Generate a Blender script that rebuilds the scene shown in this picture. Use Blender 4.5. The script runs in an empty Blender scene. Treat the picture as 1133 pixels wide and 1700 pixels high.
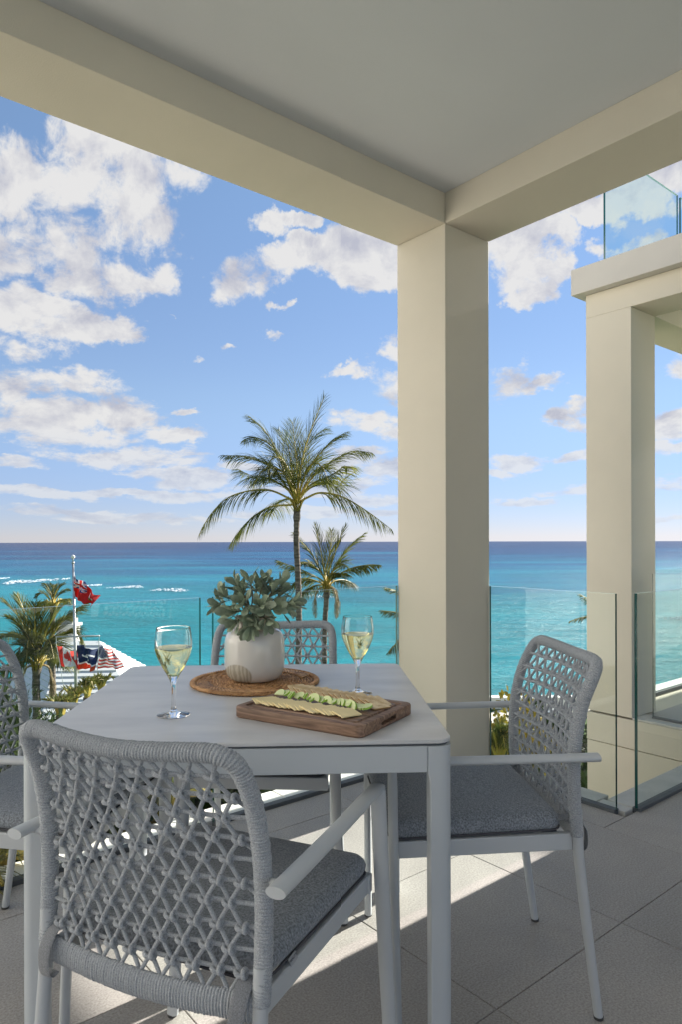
import bpy, bmesh, math, random
import numpy as np
from mathutils import Vector, Matrix, noise
random.seed(7)
rnd = random.uniform
sc = bpy.context.scene
C = sc.collection
R = math.radians

# ------------------------------------------------------------------ camera
F_PX, EYE, CX, HY = 1138.2, 1.162, 566.5, 896.8
cam = bpy.data.objects.new('camera', bpy.data.cameras.new('camera'))
C.objects.link(cam)
cam.location = (0, 0, EYE)
ROLL = 0.0026
cam.rotation_euler = (R(90), ROLL, 0)
cam.data.sensor_fit = 'VERTICAL'
cam.data.sensor_height = 36
cam.data.lens = F_PX / 1700 * 36
cam.data.shift_y = (HY - 850) / 1700
cam.data.clip_start = 0.05
cam.data.clip_end = 60000
sc.camera = cam

# ------------------------------------------------------------------ light
SUN_AZ, SUN_EL = R(50.6), R(24.5)      # azimuth: to the right of the +Y view axis
sc.view_settings.view_transform = 'Standard'
sc.view_settings.look = 'None'
sc.view_settings.exposure = 1.6
sc.view_settings.gamma = 1
sc.view_settings.use_curve_mapping = False
sc.cycles.use_denoising = True
sc.cycles.max_bounces = 14
sc.cycles.diffuse_bounces = 6
sc.cycles.transmission_bounces = 12
sc.cycles.transparent_max_bounces = 24
sc.cycles.caustics_reflective = False
sc.cycles.caustics_refractive = True
sc.cycles.sample_clamp_indirect = 6

sd = bpy.data.lights.new('sun', 'SUN')
sd.energy = 5.0
sd.angle = R(0.5)
sd.color = (1.0, 0.95, 0.87)
sun = bpy.data.objects.new('sun', sd)
C.objects.link(sun)
sdir = Vector((math.sin(SUN_AZ) * math.cos(SUN_EL), math.cos(SUN_AZ) * math.cos(SUN_EL), math.sin(SUN_EL)))
sun.rotation_euler = sdir.to_track_quat('Z', 'Y').to_euler()
sun.location = sdir * 50


def px_dir(u, v):
    """photograph pixel -> world direction with unit Y"""
    x, y = (u - CX), (v - 850)
    c, s = math.cos(-ROLL), math.sin(-ROLL)
    x, y = x * c - y * s, x * s + y * c
    return Vector((x / F_PX, 1, -(y - (HY - 850)) / F_PX))


def P(u, v, d):
    """point seen at pixel (u, v) standing d metres ahead"""
    q = px_dir(u, v)
    return Vector((q.x * d, d, EYE + q.z * d))


# ------------------------------------------------------------------ sky
world = bpy.data.worlds.new('World')
sc.world = world
world.use_nodes = True
wt = world.node_tree
wt.nodes.clear()
N, L = wt.nodes.new, wt.links.new


def wmath(op, a, b=None, c=None, clamp=False):
    n = N('ShaderNodeMath')
    n.operation = op
    n.use_clamp = clamp
    for i, x in enumerate((a, b, c)):
        if x is None:
            continue
        if isinstance(x, (int, float)):
            n.inputs[i].default_value = x
        else:
            L(x, n.inputs[i])
    return n.outputs[0]


tc = N('ShaderNodeTexCoord')
sep = N('ShaderNodeSeparateXYZ')
L(tc.outputs['Generated'], sep.inputs[0])
dx, dy, dz = sep.outputs
az = wmath('ARCTAN2', dx, dy)
hyp = wmath('SQRT', wmath('ADD', wmath('MULTIPLY', dx, dx), wmath('MULTIPLY', dy, dy)))
el = wmath('ARCTAN2', dz, hyp)
# clouds lie in a layer: the lower they stand, the flatter and smaller they look
flat = wmath('ADD', wmath('MULTIPLY', wmath('MAXIMUM', el, 0.0), 1.0), 0.13)
comb = N('ShaderNodeCombineXYZ')
L(wmath('MULTIPLY', az, 1.0), comb.inputs[0])
L(wmath('MULTIPLY', wmath('LOGARITHM', flat, 2.718), 0.55), comb.inputs[1])


def fbm(vec, scale, detail, rough, off=(0, 0, 0), dist=0.0, sx=1.0):
    mp = N('ShaderNodeMapping')
    mp.inputs['Location'].default_value = off
    mp.inputs['Scale'].default_value = (sx, 1, 1)
    L(vec, mp.inputs[0])
    n = N('ShaderNodeTexNoise')
    n.inputs['Scale'].default_value = scale
    n.inputs['Detail'].default_value = detail
    n.inputs['Roughness'].default_value = rough
    n.inputs['Distortion'].default_value = dist
    L(mp.outputs[0], n.inputs[0])
    return n.outputs[0]


cv = comb.outputs[0]
f1 = fbm(cv, 8.5, 10, 0.62, (3.1, 1.7, 0), 0.25)
f1u = fbm(cv, 8.5, 10, 0.62, (3.1 - 0.012, 1.7 - 0.030, 0), 0.25)
f2 = fbm(cv, 2.2, 4, 0.5, (7.7, 4.2, 0))
f3 = fbm(cv, 30, 6, 0.66, (1.3, 9.2, 0), 0.5)
# u, v centre and radii in photograph pixels
BL = [(90, 715, 120, 22), (330, 828, 120, 13), (60, 822, 100, 11), (250, 860, 160, 8), (480, 812, 100, 12), (620, 850, 120, 9), (400, 770, 50, 10), (130, 420, 120, 50), (170, 250, 150, 60), (600, 390, 90, 40), (60, 300, 190, 80), (215, 345, 115, 75), (40, 420, 120, 50), (205, 465, 90, 38), (70, 385, 130, 50), (150, 290, 120, 50),
      (60, 520, 130, 42), (185, 540, 50, 25), (30, 575, 80, 32), (55, 495, 70, 30),
      (90, 635, 150, 30), (205, 680, 62, 30), (70, 690, 85, 30), (20, 640, 70, 30), (285, 718, 62, 16), (310, 683, 40, 9),
      (200, 752, 125, 20), (330, 795, 60, 20), (270, 785, 90, 12), (230, 775, 90, 12), (180, 820, 120, 9), (40, 768, 52, 13), (280, 800, 60, 12), (90, 850, 120, 8), (520, 850, 160, 8),
      (400, 440, 62, 48), (470, 410, 60, 30), (560, 420, 85, 42), (610, 465, 52, 38), (630, 430, 60, 45), (470, 505, 20, 12), (500, 330, 60, 16), (455, 345, 45, 24), (530, 380, 60, 20),
      (460, 563, 16, 8), (332, 590, 13, 12), (380, 568, 20, 8), (292, 527, 12, 5), (568, 632, 32, 10), (660, 640, 66, 32), (700, 600, 60, 30),
      (580, 700, 62, 24), (650, 715, 50, 26), (600, 760, 60, 16), (560, 800, 70, 15), (680, 780, 80, 18), (640, 825, 90, 12),
      (840, 420, 78, 52), (905, 395, 50, 30), (870, 470, 60, 26), (900, 455, 32, 22), (980, 350, 60, 22), (990, 410, 34, 22), (960, 330, 60, 20), (835, 480, 30, 25),
      (845, 640, 55, 32), (905, 648, 50, 14), (960, 705, 32, 18), (850, 770, 40, 16), (945, 765, 55, 10), (820, 790, 30, 10), (960, 815, 60, 12), (880, 835, 80, 10), (1000, 690, 40, 20),
      (1070, 330, 90, 40), (1110, 300, 60, 40), (1060, 420, 70, 30), (1120, 700, 60, 24), (1115, 740, 50, 16), (1120, 810, 40, 20), (1130, 860, 80, 10), (1180, 600, 60, 30)]
w1 = fbm(cv, 5.5, 7, 0.60, (11.3, 2.7, 0))
w2 = fbm(cv, 6.5, 7, 0.60, (5.3, 8.7, 0))
azw = wmath('MULTIPLY_ADD', wmath('SUBTRACT', w1, 0.5), wmath('MULTIPLY', flat, 0.62), az)
elw = wmath('MULTIPLY_ADD', wmath('SUBTRACT', w2, 0.5), wmath('MULTIPLY', flat, 0.34), el)
env = None
for (u, v, ru, rv) in BL:
    q = px_dir(u, v)
    a0 = math.atan2(q.x, 1)
    h0 = math.hypot(q.x, 1)
    e0 = math.atan2(q.z, h0)
    qa = px_dir(u + ru, v)
    ra = abs(math.atan2(qa.x, 1) - a0)
    re = abs(math.atan2(px_dir(u, v + rv).z, h0) - e0)
    da = wmath('MULTIPLY', wmath('SUBTRACT', azw, a0), 1 / ra)
    de = wmath('MULTIPLY', wmath('SUBTRACT', elw, e0), 1 / re)
    val = wmath('SUBTRACT', 1.0, wmath('MULTIPLY_ADD', da, da, wmath('MULTIPLY', de, de)))
    if rv < 14 and v < 640:
        val = wmath('SUBTRACT', wmath('MULTIPLY', val, 0.8), 0.22)
    env = val if env is None else wmath('SMOOTH_MAX', env, val, 0.35)
env = wmath('MULTIPLY', wmath('MINIMUM', wmath('MAXIMUM', env, -1.2), 0.9), 1.22)
# outside the stretch of sky in the picture the same broken cloud goes on
inv_a = N('ShaderNodeMapRange'); inv_a.interpolation_type = 'SMOOTHSTEP'
inv_a.inputs['From Min'].default_value = 0.70; inv_a.inputs['From Max'].default_value = 0.50
L(wmath('ABSOLUTE', az), inv_a.inputs['Value'])
inv_e = N('ShaderNodeMapRange'); inv_e.interpolation_type = 'SMOOTHSTEP'
inv_e.inputs['From Min'].default_value = 0.75; inv_e.inputs['From Max'].default_value = 0.58
L(el, inv_e.inputs['Value'])
inview = wmath('MULTIPLY', inv_a.outputs[0], inv_e.outputs[0])
gen = wmath('MULTIPLY_ADD', wmath('SUBTRACT', f2, 0.52), 9.0, -0.1)
gen = wmath('MINIMUM', wmath('MAXIMUM', gen, -1.2), 1.0)
envm = wmath('ADD', wmath('MULTIPLY', env, inview), wmath('MULTIPLY', gen, wmath('SUBTRACT', 1.0, inview)))
nz = wmath('ADD', wmath('MULTIPLY', wmath('SUBTRACT', f1, 0.5), 4.3), wmath('MULTIPLY', wmath('SUBTRACT', f3, 0.5), 1.9))
dens = wmath('ADD', wmath('MULTIPLY_ADD', envm, 0.78, 0.22), nz)
mr = N('ShaderNodeMapRange')
mr.interpolation_type = 'SMOOTHSTEP'
mr.inputs['From Min'].default_value = 0.02
mr.inputs['From Max'].default_value = 0.95
mr.inputs['To Max'].default_value = 0.95
L(dens, mr.inputs['Value'])
# far clouds near the horizon thin out in the air
hz = N('ShaderNodeMapRange')
hz.inputs['From Min'].default_value = 0.0
hz.inputs['From Max'].default_value = 0.16
hz.inputs['To Min'].default_value = 0.48
hz.inputs['To Max'].default_value = 1.0
L(el, hz.inputs['Value'])
alpha = wmath('MULTIPLY', mr.outputs[0], hz.outputs[0])
# self shading of the clouds: lit where density falls off towards the sun, grey in thick undersides
lit = wmath('ADD', wmath('MULTIPLY', wmath('SUBTRACT', f1, f1u), 4.2), wmath('MULTIPLY', wmath('SUBTRACT', f3, 0.5), 0.5))
thick = wmath('MULTIPLY', wmath('SUBTRACT', dens, 0.7), -0.22)
sh = wmath('ADD', wmath('ADD', lit, thick), 0.78, clamp=True)
cr = N('ShaderNodeValToRGB')
cr.color_ramp.elements[0].position = 0.15
cr.color_ramp.elements[0].color = (0.63, 0.64, 0.735, 1)
cr.color_ramp.elements[1].position = 0.95
cr.color_ramp.elements[1].color = (1.0, 0.985, 0.97, 1)
L(sh, cr.inputs[0])
sky = N('ShaderNodeTexSky')
sky.sky_type = 'NISHITA'
sky.sun_disc = False
sky.sun_elevation = SUN_EL
sky.sun_rotation = SUN_AZ
sky.air_density = 1.0
sky.dust_density = 0.0
sky.ozone_density = 1.8
# the sky below the sea horizon repeats the horizon
cmb2 = N('ShaderNodeCombineXYZ')
L(dx, cmb2.inputs[0])
L(dy, cmb2.inputs[1])
L(wmath('MAXIMUM', dz, 0.004), cmb2.inputs[2])
L(cmb2.outputs[0], sky.inputs[0])
mix = N('ShaderNodeMix')
mix.data_type = 'RGBA'
L(alpha, mix.inputs[0])
hg = N('ShaderNodeValToRGB')
hg.color_ramp.interpolation = 'EASE'
he = hg.color_ramp.elements
he[0].position, he[0].color = 0.0, (0.44, 0.50, 0.86, 1)
he[1].position, he[1].color = 1.0, (1.0, 1.0, 1.0, 1)
xq = he.new(0.35)
xq.color = (0.80, 0.78, 0.86, 1)
L(wmath('MULTIPLY', wmath('MAXIMUM', el, 0.0), 1.6), hg.inputs[0])
hm = N('ShaderNodeVectorMath')
hm.operation = 'MULTIPLY'
L(sky.outputs[0], hm.inputs[0])
L(hg.outputs[0], hm.inputs[1])
sq = N('ShaderNodeSeparateXYZ')
L(hm.outputs[0], sq.inputs[0])
hs2 = N('ShaderNodeVectorMath')
hs2.operation = 'SCALE'
L(hm.outputs[0], hs2.inputs[0])
L(wmath('DIVIDE', 1.40, wmath('MULTIPLY_ADD', sq.outputs[2], 0.10, 1.0)), hs2.inputs['Scale'])
L(hs2.outputs[0], mix.inputs[6])
sc2 = N('ShaderNodeVectorMath')
sc2.operation = 'SCALE'
L(cr.outputs[0], sc2.inputs[0])
sc2.inputs['Scale'].default_value = 4.55
L(sc2.outputs[0], mix.inputs[7])
bg = N('ShaderNodeBackground')
bg.inputs['Strength'].default_value = 0.06
L(mix.outputs[2], bg.inputs['Color'])
wo = N('ShaderNodeOutputWorld')
L(bg.outputs[0], wo.inputs[0])
world.cycles.sampling_method = 'MANUAL'
world.cycles.sample_map_resolution = 1024


# ------------------------------------------------------------------ materials
def mat(name, col, rough=0.6, var=0.12, scale=8.0, bump=0.0, bscale=200.0, spec=0.5, metal=0.0, col2=None, detail=4, coords='Object', stretch=(1, 1, 1), bdist=0.002, coat=0.0):
    m = bpy.data.materials.new(name)
    m.use_nodes = True
    t = m.node_tree
    b = t.nodes['Principled BSDF']
    b.inputs['Roughness'].default_value = rough
    b.inputs['Specular IOR Level'].default_value = spec
    b.inputs['Metallic'].default_value = metal
    b.inputs['Coat Weight'].default_value = coat
    tcn = t.nodes.new('ShaderNodeTexCoord')
    mp = t.nodes.new('ShaderNodeMapping')
    mp.inputs['Scale'].default_value = stretch
    t.links.new(tcn.outputs[coords], mp.inputs[0])
    nt = t.nodes.new('ShaderNodeTexNoise')
    nt.inputs['Scale'].default_value = scale
    nt.inputs['Detail'].default_value = detail
    t.links.new(mp.outputs[0], nt.inputs[0])
    mr_ = t.nodes.new('ShaderNodeMapRange')
    mr_.inputs['From Min'].default_value = 0.3
    mr_.inputs['From Max'].default_value = 0.7
    t.links.new(nt.outputs[0], mr_.inputs['Value'])
    mx = t.nodes.new('ShaderNodeMix')
    mx.data_type = 'RGBA'
    c1 = [c * (1 - var) for c in col]
    c2 = [min(1, c * (1 + var)) for c in col] if col2 is None else col2
    mx.inputs[6].default_value = (*c1, 1)
    mx.inputs[7].default_value = (*c2, 1)
    t.links.new(mr_.outputs[0], mx.inputs[0])
    t.links.new(mx.outputs[2], b.inputs['Base Color'])
    if bump:
        nb = t.nodes.new('ShaderNodeTexNoise')
        nb.inputs['Scale'].default_value = bscale
        nb.inputs['Detail'].default_value = 3
        t.links.new(mp.outputs[0], nb.inputs[0])
        bp = t.nodes.new('ShaderNodeBump')
        bp.inputs['Strength'].default_value = bump
        bp.inputs['Distance'].default_value = bdist
        t.links.new(nb.outputs[0], bp.inputs['Height'])
        t.links.new(bp.outputs[0], b.inputs['Normal'])
    m.diffuse_color = (*col, 1)
    return m


def rand_obj(m, amt=0.12):
    """slight brightness change per object"""
    t = m.node_tree
    b = t.nodes['Principled BSDF']
    src = b.inputs['Base Color'].links[0].from_socket
    oi = t.nodes.new('ShaderNodeObjectInfo')
    mr_ = t.nodes.new('ShaderNodeMapRange')
    mr_.inputs['To Min'].default_value = 1 - amt
    mr_.inputs['To Max'].default_value = 1 + amt
    t.links.new(oi.outputs['Random'], mr_.inputs['Value'])
    vm = t.nodes.new('ShaderNodeVectorMath')
    vm.operation = 'SCALE'
    t.links.new(src, vm.inputs[0])
    t.links.new(mr_.outputs[0], vm.inputs['Scale'])
    t.links.new(vm.outputs[0], b.inputs['Base Color'])
    return m


M = {}
M['plaster'] = mat('cream_plaster', (0.60, 0.555, 0.462), 0.85, 0.035, 1.3, 0.35, 260, 0.25, detail=6)
M['plaster_grey'] = mat('grey_plaster', (0.52, 0.50, 0.46), 0.85, 0.03, 2, 0.3, 260, 0.25)
M['ceiling'] = mat('ceiling_paint', (0.575, 0.60, 0.62), 0.9, 0.02, 1.5, 0.3, 300, 0.2)
M['tile'] = rand_obj(mat('stone_tile', (0.290, 0.270, 0.252), 0.60, 0.10, 180, 0.2, 400, 0.35, detail=8, col2=(0.44, 0.415, 0.39)), 0.05)
M['grout'] = mat('tile_grout', (0.29, 0.275, 0.26), 0.9)
M['coping'] = mat('coping_stone', (0.50, 0.49, 0.46), 0.7, 0.08, 6, 0.2, 200)
M['white_coping'] = mat('white_painted_coping', (0.78, 0.76, 0.72), 0.7, 0.05, 6, 0.2, 120)
M['frame'] = mat('powder_coated_aluminium', (0.50, 0.525, 0.545), 0.42, 0.02, 3, 0.08, 900, 0.4)
M['frame_tbl'] = mat('powder_coated_table_frame', (0.48, 0.515, 0.545), 0.40, 0.02, 3, 0.06, 900, 0.4)
M['glide'] = mat('dark_foot_glide', (0.06, 0.06, 0.06), 0.6)
M['tabletop'] = mat('ceramic_table_top', (0.56, 0.57, 0.59), 0.36, 0.07, 5, 0.05, 300, 0.4, detail=8, col2=(0.65, 0.655, 0.665), stretch=(1, 2.5, 1))
M['gap'] = mat('dark_gap', (0.10, 0.11, 0.12), 0.8)
M['rattan'] = mat('rattan', (0.40, 0.195, 0.075), 0.55, 0.25, 60, 0.3, 300, 0.4, col2=(0.68, 0.40, 0.19))
M['vase'] = mat('glazed_cream_ceramic', (0.66, 0.635, 0.585), 0.16, 0.05, 9, 0.03, 40, 0.5, coat=0.5)
M['vase_neck'] = mat('bare_clay_band', (0.36, 0.29, 0.22), 0.6, 0.1, 20)
M['stem'] = mat('leafy_stem', (0.16, 0.13, 0.07), 0.7)
M['cheese'] = mat('pale_cheese', (0.90, 0.75, 0.40), 0.5, 0.06, 30, 0.1, 90)
M['apple_skin'] = mat('green_apple_skin', (0.34, 0.58, 0.05), 0.3, 0.15, 30)
M['apple_flesh'] = mat('apple_flesh', (0.74, 0.82, 0.42), 0.5, 0.06, 40)
M['cracker'] = mat('baked_cracker', (0.66, 0.45, 0.22), 0.75, 0.2, 45, 0.5, 200, col2=(0.88, 0.74, 0.50))
M['toast'] = mat('toasted_edge', (0.42, 0.24, 0.09), 0.8, 0.2, 60)
M['steel'] = mat('weathered_steel', (0.45, 0.45, 0.45), 0.4, 0.08, 8, metal=0.6)
M['roof'] = mat('whitewashed_roof', (0.70, 0.70, 0.69), 0.8, 0.05, 3, 0.2, 30)
M['wallpaint'] = mat('house_wall_paint', (0.57, 0.55, 0.52), 0.85, 0.04, 1)
M['trunk'] = mat('palm_bark', (0.085, 0.065, 0.05), 0.9, 0.3, 3, 0.7, 14, 0.2, bdist=0.03, stretch=(1, 1, 6), col2=(0.27, 0.225, 0.19))
M['frond_stalk'] = mat('frond_stalk', (0.40, 0.30, 0.06), 0.5, 0.25, 3)
M['dead_frond'] = mat('dry_frond', (0.30, 0.22, 0.12), 0.8, 0.3, 3)
M['sand'] = mat('pale_sand', (0.66, 0.60, 0.52), 0.95, 0.06, 3)
M['rock'] = mat('shore_rock', (0.12, 0.11, 0.10), 0.9, 0.3, 2, 0.5, 4, bdist=0.2)
M['white_stone'] = mat('white_stone', (0.78, 0.77, 0.74), 0.8, 0.05, 3)
M['tag'] = mat('woven_tag', (0.36, 0.37, 0.39), 0.8)
M['ink'] = mat('dark_print', (0.03, 0.03, 0.05), 0.8)
M['star'] = mat('star_mark', (0.10, 0.11, 0.03), 0.3, metal=0.3)
M['foam_glint'] = mat('foam_and_glint', (0.50, 0.56, 0.60), 0.9, 0.2, 0.4)
M['dark_fabric'] = mat('dark_cushion_underside', (0.07, 0.07, 0.08), 0.9)
M['soil'] = mat('soil', (0.10, 0.08, 0.05), 0.95, 0.3, 2)


def mottle(m, scale, amt, stretch=(1, 1, 1), scale2=None):
    """broad uneven tone from wear and weather, in place"""
    t = m.node_tree
    b = t.nodes['Principled BSDF']
    src = b.inputs['Base Color'].links[0].from_socket
    g = t.nodes.new('ShaderNodeNewGeometry')
    mp = t.nodes.new('ShaderNodeMapping')
    mp.inputs['Scale'].default_value = stretch
    t.links.new(g.outputs['Position'], mp.inputs[0])
    n = t.nodes.new('ShaderNodeTexNoise')
    n.inputs['Scale'].default_value = scale
    n.inputs['Detail'].default_value = 6
    n.inputs['Roughness'].default_value = 0.62
    n.inputs['Distortion'].default_value = 0.8
    t.links.new(mp.outputs[0], n.inputs[0])
    r = t.nodes.new('ShaderNodeMapRange')
    r.inputs['From Min'].default_value = 0.3
    r.inputs['From Max'].default_value = 0.7
    r.inputs['To Min'].default_value = 1 - amt
    r.inputs['To Max'].default_value = 1 + amt
    t.links.new(n.outputs[0], r.inputs['Value'])
    v = t.nodes.new('ShaderNodeVectorMath')
    v.operation = 'SCALE'
    t.links.new(src, v.inputs[0])
    t.links.new(r.outputs[0], v.inputs['Scale'])
    t.links.new(v.outputs[0], b.inputs['Base Color'])
    rr = t.nodes.new('ShaderNodeMapRange')
    r0 = b.inputs['Roughness'].default_value
    rr.inputs['From Min'].default_value = 0.3
    rr.inputs['From Max'].default_value = 0.7
    rr.inputs['To Min'].default_value = max(0.05, r0 - 0.08)
    rr.inputs['To Max'].default_value = min(1, r0 + 0.08)
    t.links.new(n.outputs[0], rr.inputs['Value'])
    t.links.new(rr.outputs[0], b.inputs['Roughness'])


mottle(M['tile'], 1.9, 0.13)
mottle(M['plaster'], 0.9, 0.035, (1, 1, 0.6))
mottle(M['plaster_grey'], 1.2, 0.05)
mottle(M['ceiling'], 0.7, 0.03)
mottle(M['tabletop'], 7, 0.06, (1, 1.8, 1))
mottle(M['coping'], 5, 0.12)
mottle(M['white_coping'], 5, 0.10)


def leaf_mat(name, col, col2, scale, rough=0.45, trans=0.25, obj=0.15, spec=0.4):
    m = mat(name, col, rough, 0.2, scale, spec=spec, col2=col2)
    rand_obj(m, obj)
    t = m.node_tree
    b = t.nodes['Principled BSDF']
    tr = t.nodes.new('ShaderNodeBsdfTranslucent')
    src = b.inputs['Base Color'].links[0].from_socket
    t.links.new(src, tr.inputs[0])
    ms = t.nodes.new('ShaderNodeMixShader')
    ms.inputs[0].default_value = trans
    t.links.new(b.outputs[0], ms.inputs[1])
    t.links.new(tr.outputs[0], ms.inputs[2])
    t.links.new(ms.outputs[0], t.nodes['Material Output'].inputs[0])
    return m


M['palm'] = leaf_mat('palm_leaflets', (0.045, 0.070, 0.012), (0.20, 0.20, 0.045), 1.6, 0.55, 0.35, 0.30, 0.22)
M['vaseleaf'] = leaf_mat('grey_green_leaf', (0.22, 0.285, 0.185), (0.40, 0.47, 0.34), 30, 0.5, 0.12, 0.3)
M['bush'] = leaf_mat('bush_leaf', (0.018, 0.038, 0.010), (0.055, 0.085, 0.02), 1.5, 0.55, 0.15, 0.15, 0.25)
M['yellowbush'] = leaf_mat('croton_leaf', (0.18, 0.12, 0.015), (0.32, 0.26, 0.03), 1.2, 0.5, 0.25)
M['strapleaf'] = leaf_mat('strap_leaf', (0.06, 0.09, 0.02), (0.32, 0.28, 0.06), 3.0, 0.45, 0.3)
M['lawn'] = mat('lawn', (0.055, 0.10, 0.022), 0.9, 0.2, 0.6, 0.6, 12, 0.2, col2=(0.095, 0.155, 0.04), bdist=0.05)

mottle(M['lawn'], 0.35, 0.25)


def fabric(name, c1, c2, sc_, bump, rough=0.95):
    m = mat(name, c1, rough, 0, sc_, bump, sc_ * 0.8, 0.15, col2=c2, detail=2, bdist=0.0015)
    m.node_tree.nodes['Principled BSDF'].inputs['Sheen Weight'].default_value = 0.25
    return m


M['cushion'] = fabric('melange_grey_fabric', (0.115, 0.13, 0.15), (0.32, 0.345, 0.38), 260, 0.6)
M['strap'] = fabric('strap_fabric', (0.15, 0.16, 0.175), (0.27, 0.28, 0.30), 500, 0.4)
M['rope'] = fabric('grey_braided_rope', (0.26, 0.28, 0.305), (0.48, 0.505, 0.535), 500, 0.9)
M['rope_w'] = M['rope']


def wood_mat():
    m = bpy.data.materials.new('walnut_wood')
    m.use_nodes = True
    t = m.node_tree
    b = t.nodes['Principled BSDF']
    b.inputs['Roughness'].default_value = 0.5
    tcn = t.nodes.new('ShaderNodeTexCoord')
    mp = t.nodes.new('ShaderNodeMapping')
    mp.inputs['Scale'].default_value = (2.2, 26, 26)
    t.links.new(tcn.outputs['Object'], mp.inputs[0])
    n = t.nodes.new('ShaderNodeTexNoise')
    n.inputs['Scale'].default_value = 2.6
    n.inputs['Detail'].default_value = 8
    n.inputs['Distortion'].default_value = 1.6
    t.links.new(mp.outputs[0], n.inputs[0])
    r = t.nodes.new('ShaderNodeValToRGB')
    e = r.color_ramp.elements
    e[0].position, e[0].color = 0.28, (0.085, 0.042, 0.024, 1)
    e[1].position, e[1].color = 0.72, (0.37, 0.235, 0.16, 1)
    x = e.new(0.5)
    x.color = (0.23, 0.135, 0.085, 1)
    t.links.new(n.outputs[0], r.inputs[0])
    t.links.new(r.outputs[0], b.inputs['Base Color'])
    bp = t.nodes.new('ShaderNodeBump')
    bp.inputs['Strength'].default_value = 0.25
    bp.inputs['Distance'].default_value = 0.001
    t.links.new(n.outputs[0], bp.inputs['Height'])
    t.links.new(bp.outputs[0], b.inputs['Normal'])
    return m


M['wood'] = wood_mat()


def pane_mat(name, tint, refl=1.0):
    m = bpy.data.materials.new(name)
    m.use_nodes = True
    t = m.node_tree
    t.nodes.remove(t.nodes['Principled BSDF'])
    tr = t.nodes.new('ShaderNodeBsdfTransparent')
    tr.inputs[0].default_value = (*tint, 1)
    gl = t.nodes.new('ShaderNodeBsdfGlossy')
    gl.inputs['Roughness'].default_value = 0.0
    gl.inputs[0].default_value = (1, 1, 1, 1)
    fr = t.nodes.new('ShaderNodeFresnel')
    fr.inputs[0].default_value = 1.5
    ml = t.nodes.new('ShaderNodeMath')
    ml.operation = 'MULTIPLY'
    ml.inputs[1].default_value = refl
    t.links.new(fr.outputs[0], ml.inputs[0])
    ge = t.nodes.new('ShaderNodeNewGeometry')
    inv = t.nodes.new('ShaderNodeMath')
    inv.operation = 'SUBTRACT'
    inv.inputs[0].default_value = 1.0
    t.links.new(ge.outputs['Backfacing'], inv.inputs[1])
    m2_ = t.nodes.new('ShaderNodeMath')
    m2_.operation = 'MULTIPLY'
    t.links.new(ml.outputs[0], m2_.inputs[0])
    t.links.new(inv.outputs[0], m2_.inputs[1])
    ml = m2_
    mx = t.nodes.new('ShaderNodeMixShader')
    t.links.new(ml.outputs[0], mx.inputs[0])
    t.links.new(tr.outputs[0], mx.inputs[1])
    t.links.new(gl.outputs[0], mx.inputs[2])
    t.links.new(mx.outputs[0], t.nodes['Material Output'].inputs[0])
    return m


M['pane'] = pane_mat('balustrade_glass', (0.95, 0.975, 0.96))
M['pane_tint'] = pane_mat('upper_balustrade_glass', (0.88, 0.95, 0.94))


def glass_mat(name, col, ior, rough=0.0):
    m = bpy.data.materials.new(name)
    m.use_nodes = True
    t = m.node_tree
    t.nodes.remove(t.nodes['Principled BSDF'])
    g = t.nodes.new('ShaderNodeBsdfGlass')
    g.inputs['Color'].default_value = (*col, 1)
    g.inputs['IOR'].default_value = ior
    g.inputs['Roughness'].default_value = rough
    t.links.new(g.outputs[0], t.nodes['Material Output'].inputs[0])
    return m


M['glass'] = glass_mat('clear_wine_glass', (1, 1, 1), 1.47)
M['wine'] = glass_mat('white_wine', (0.985, 0.96, 0.70), 1.34)
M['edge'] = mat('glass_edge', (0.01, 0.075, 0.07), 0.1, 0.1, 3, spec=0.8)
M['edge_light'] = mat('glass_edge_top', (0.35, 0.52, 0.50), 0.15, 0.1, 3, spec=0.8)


# ------------------------------------------------------------------ helpers
def link(name, me, m=None, parent=None, loc=None):
    o = bpy.data.objects.new(name, me)
    C.objects.link(o)
    if m is not None:
        for x in (m if isinstance(m, (list, tuple)) else [m]):
            me.materials.append(x)
    if parent is not None:
        o.parent = parent
    if loc is not None:
        o.location = loc
    return o


def tag(o, label=None, cat=None, group=None, kind=None):
    if label: o['label'] = label
    if cat: o['category'] = cat
    if group: o['group'] = group
    if kind: o['kind'] = kind
    return o


def thing(name, label, cat, loc=(0, 0, 0), rz=0, group=None):
    o = bpy.data.objects.new(name, None)
    C.objects.link(o)
    o.location = loc
    o.rotation_euler = (0, 0, rz)
    return tag(o, label, cat, group)


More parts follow.
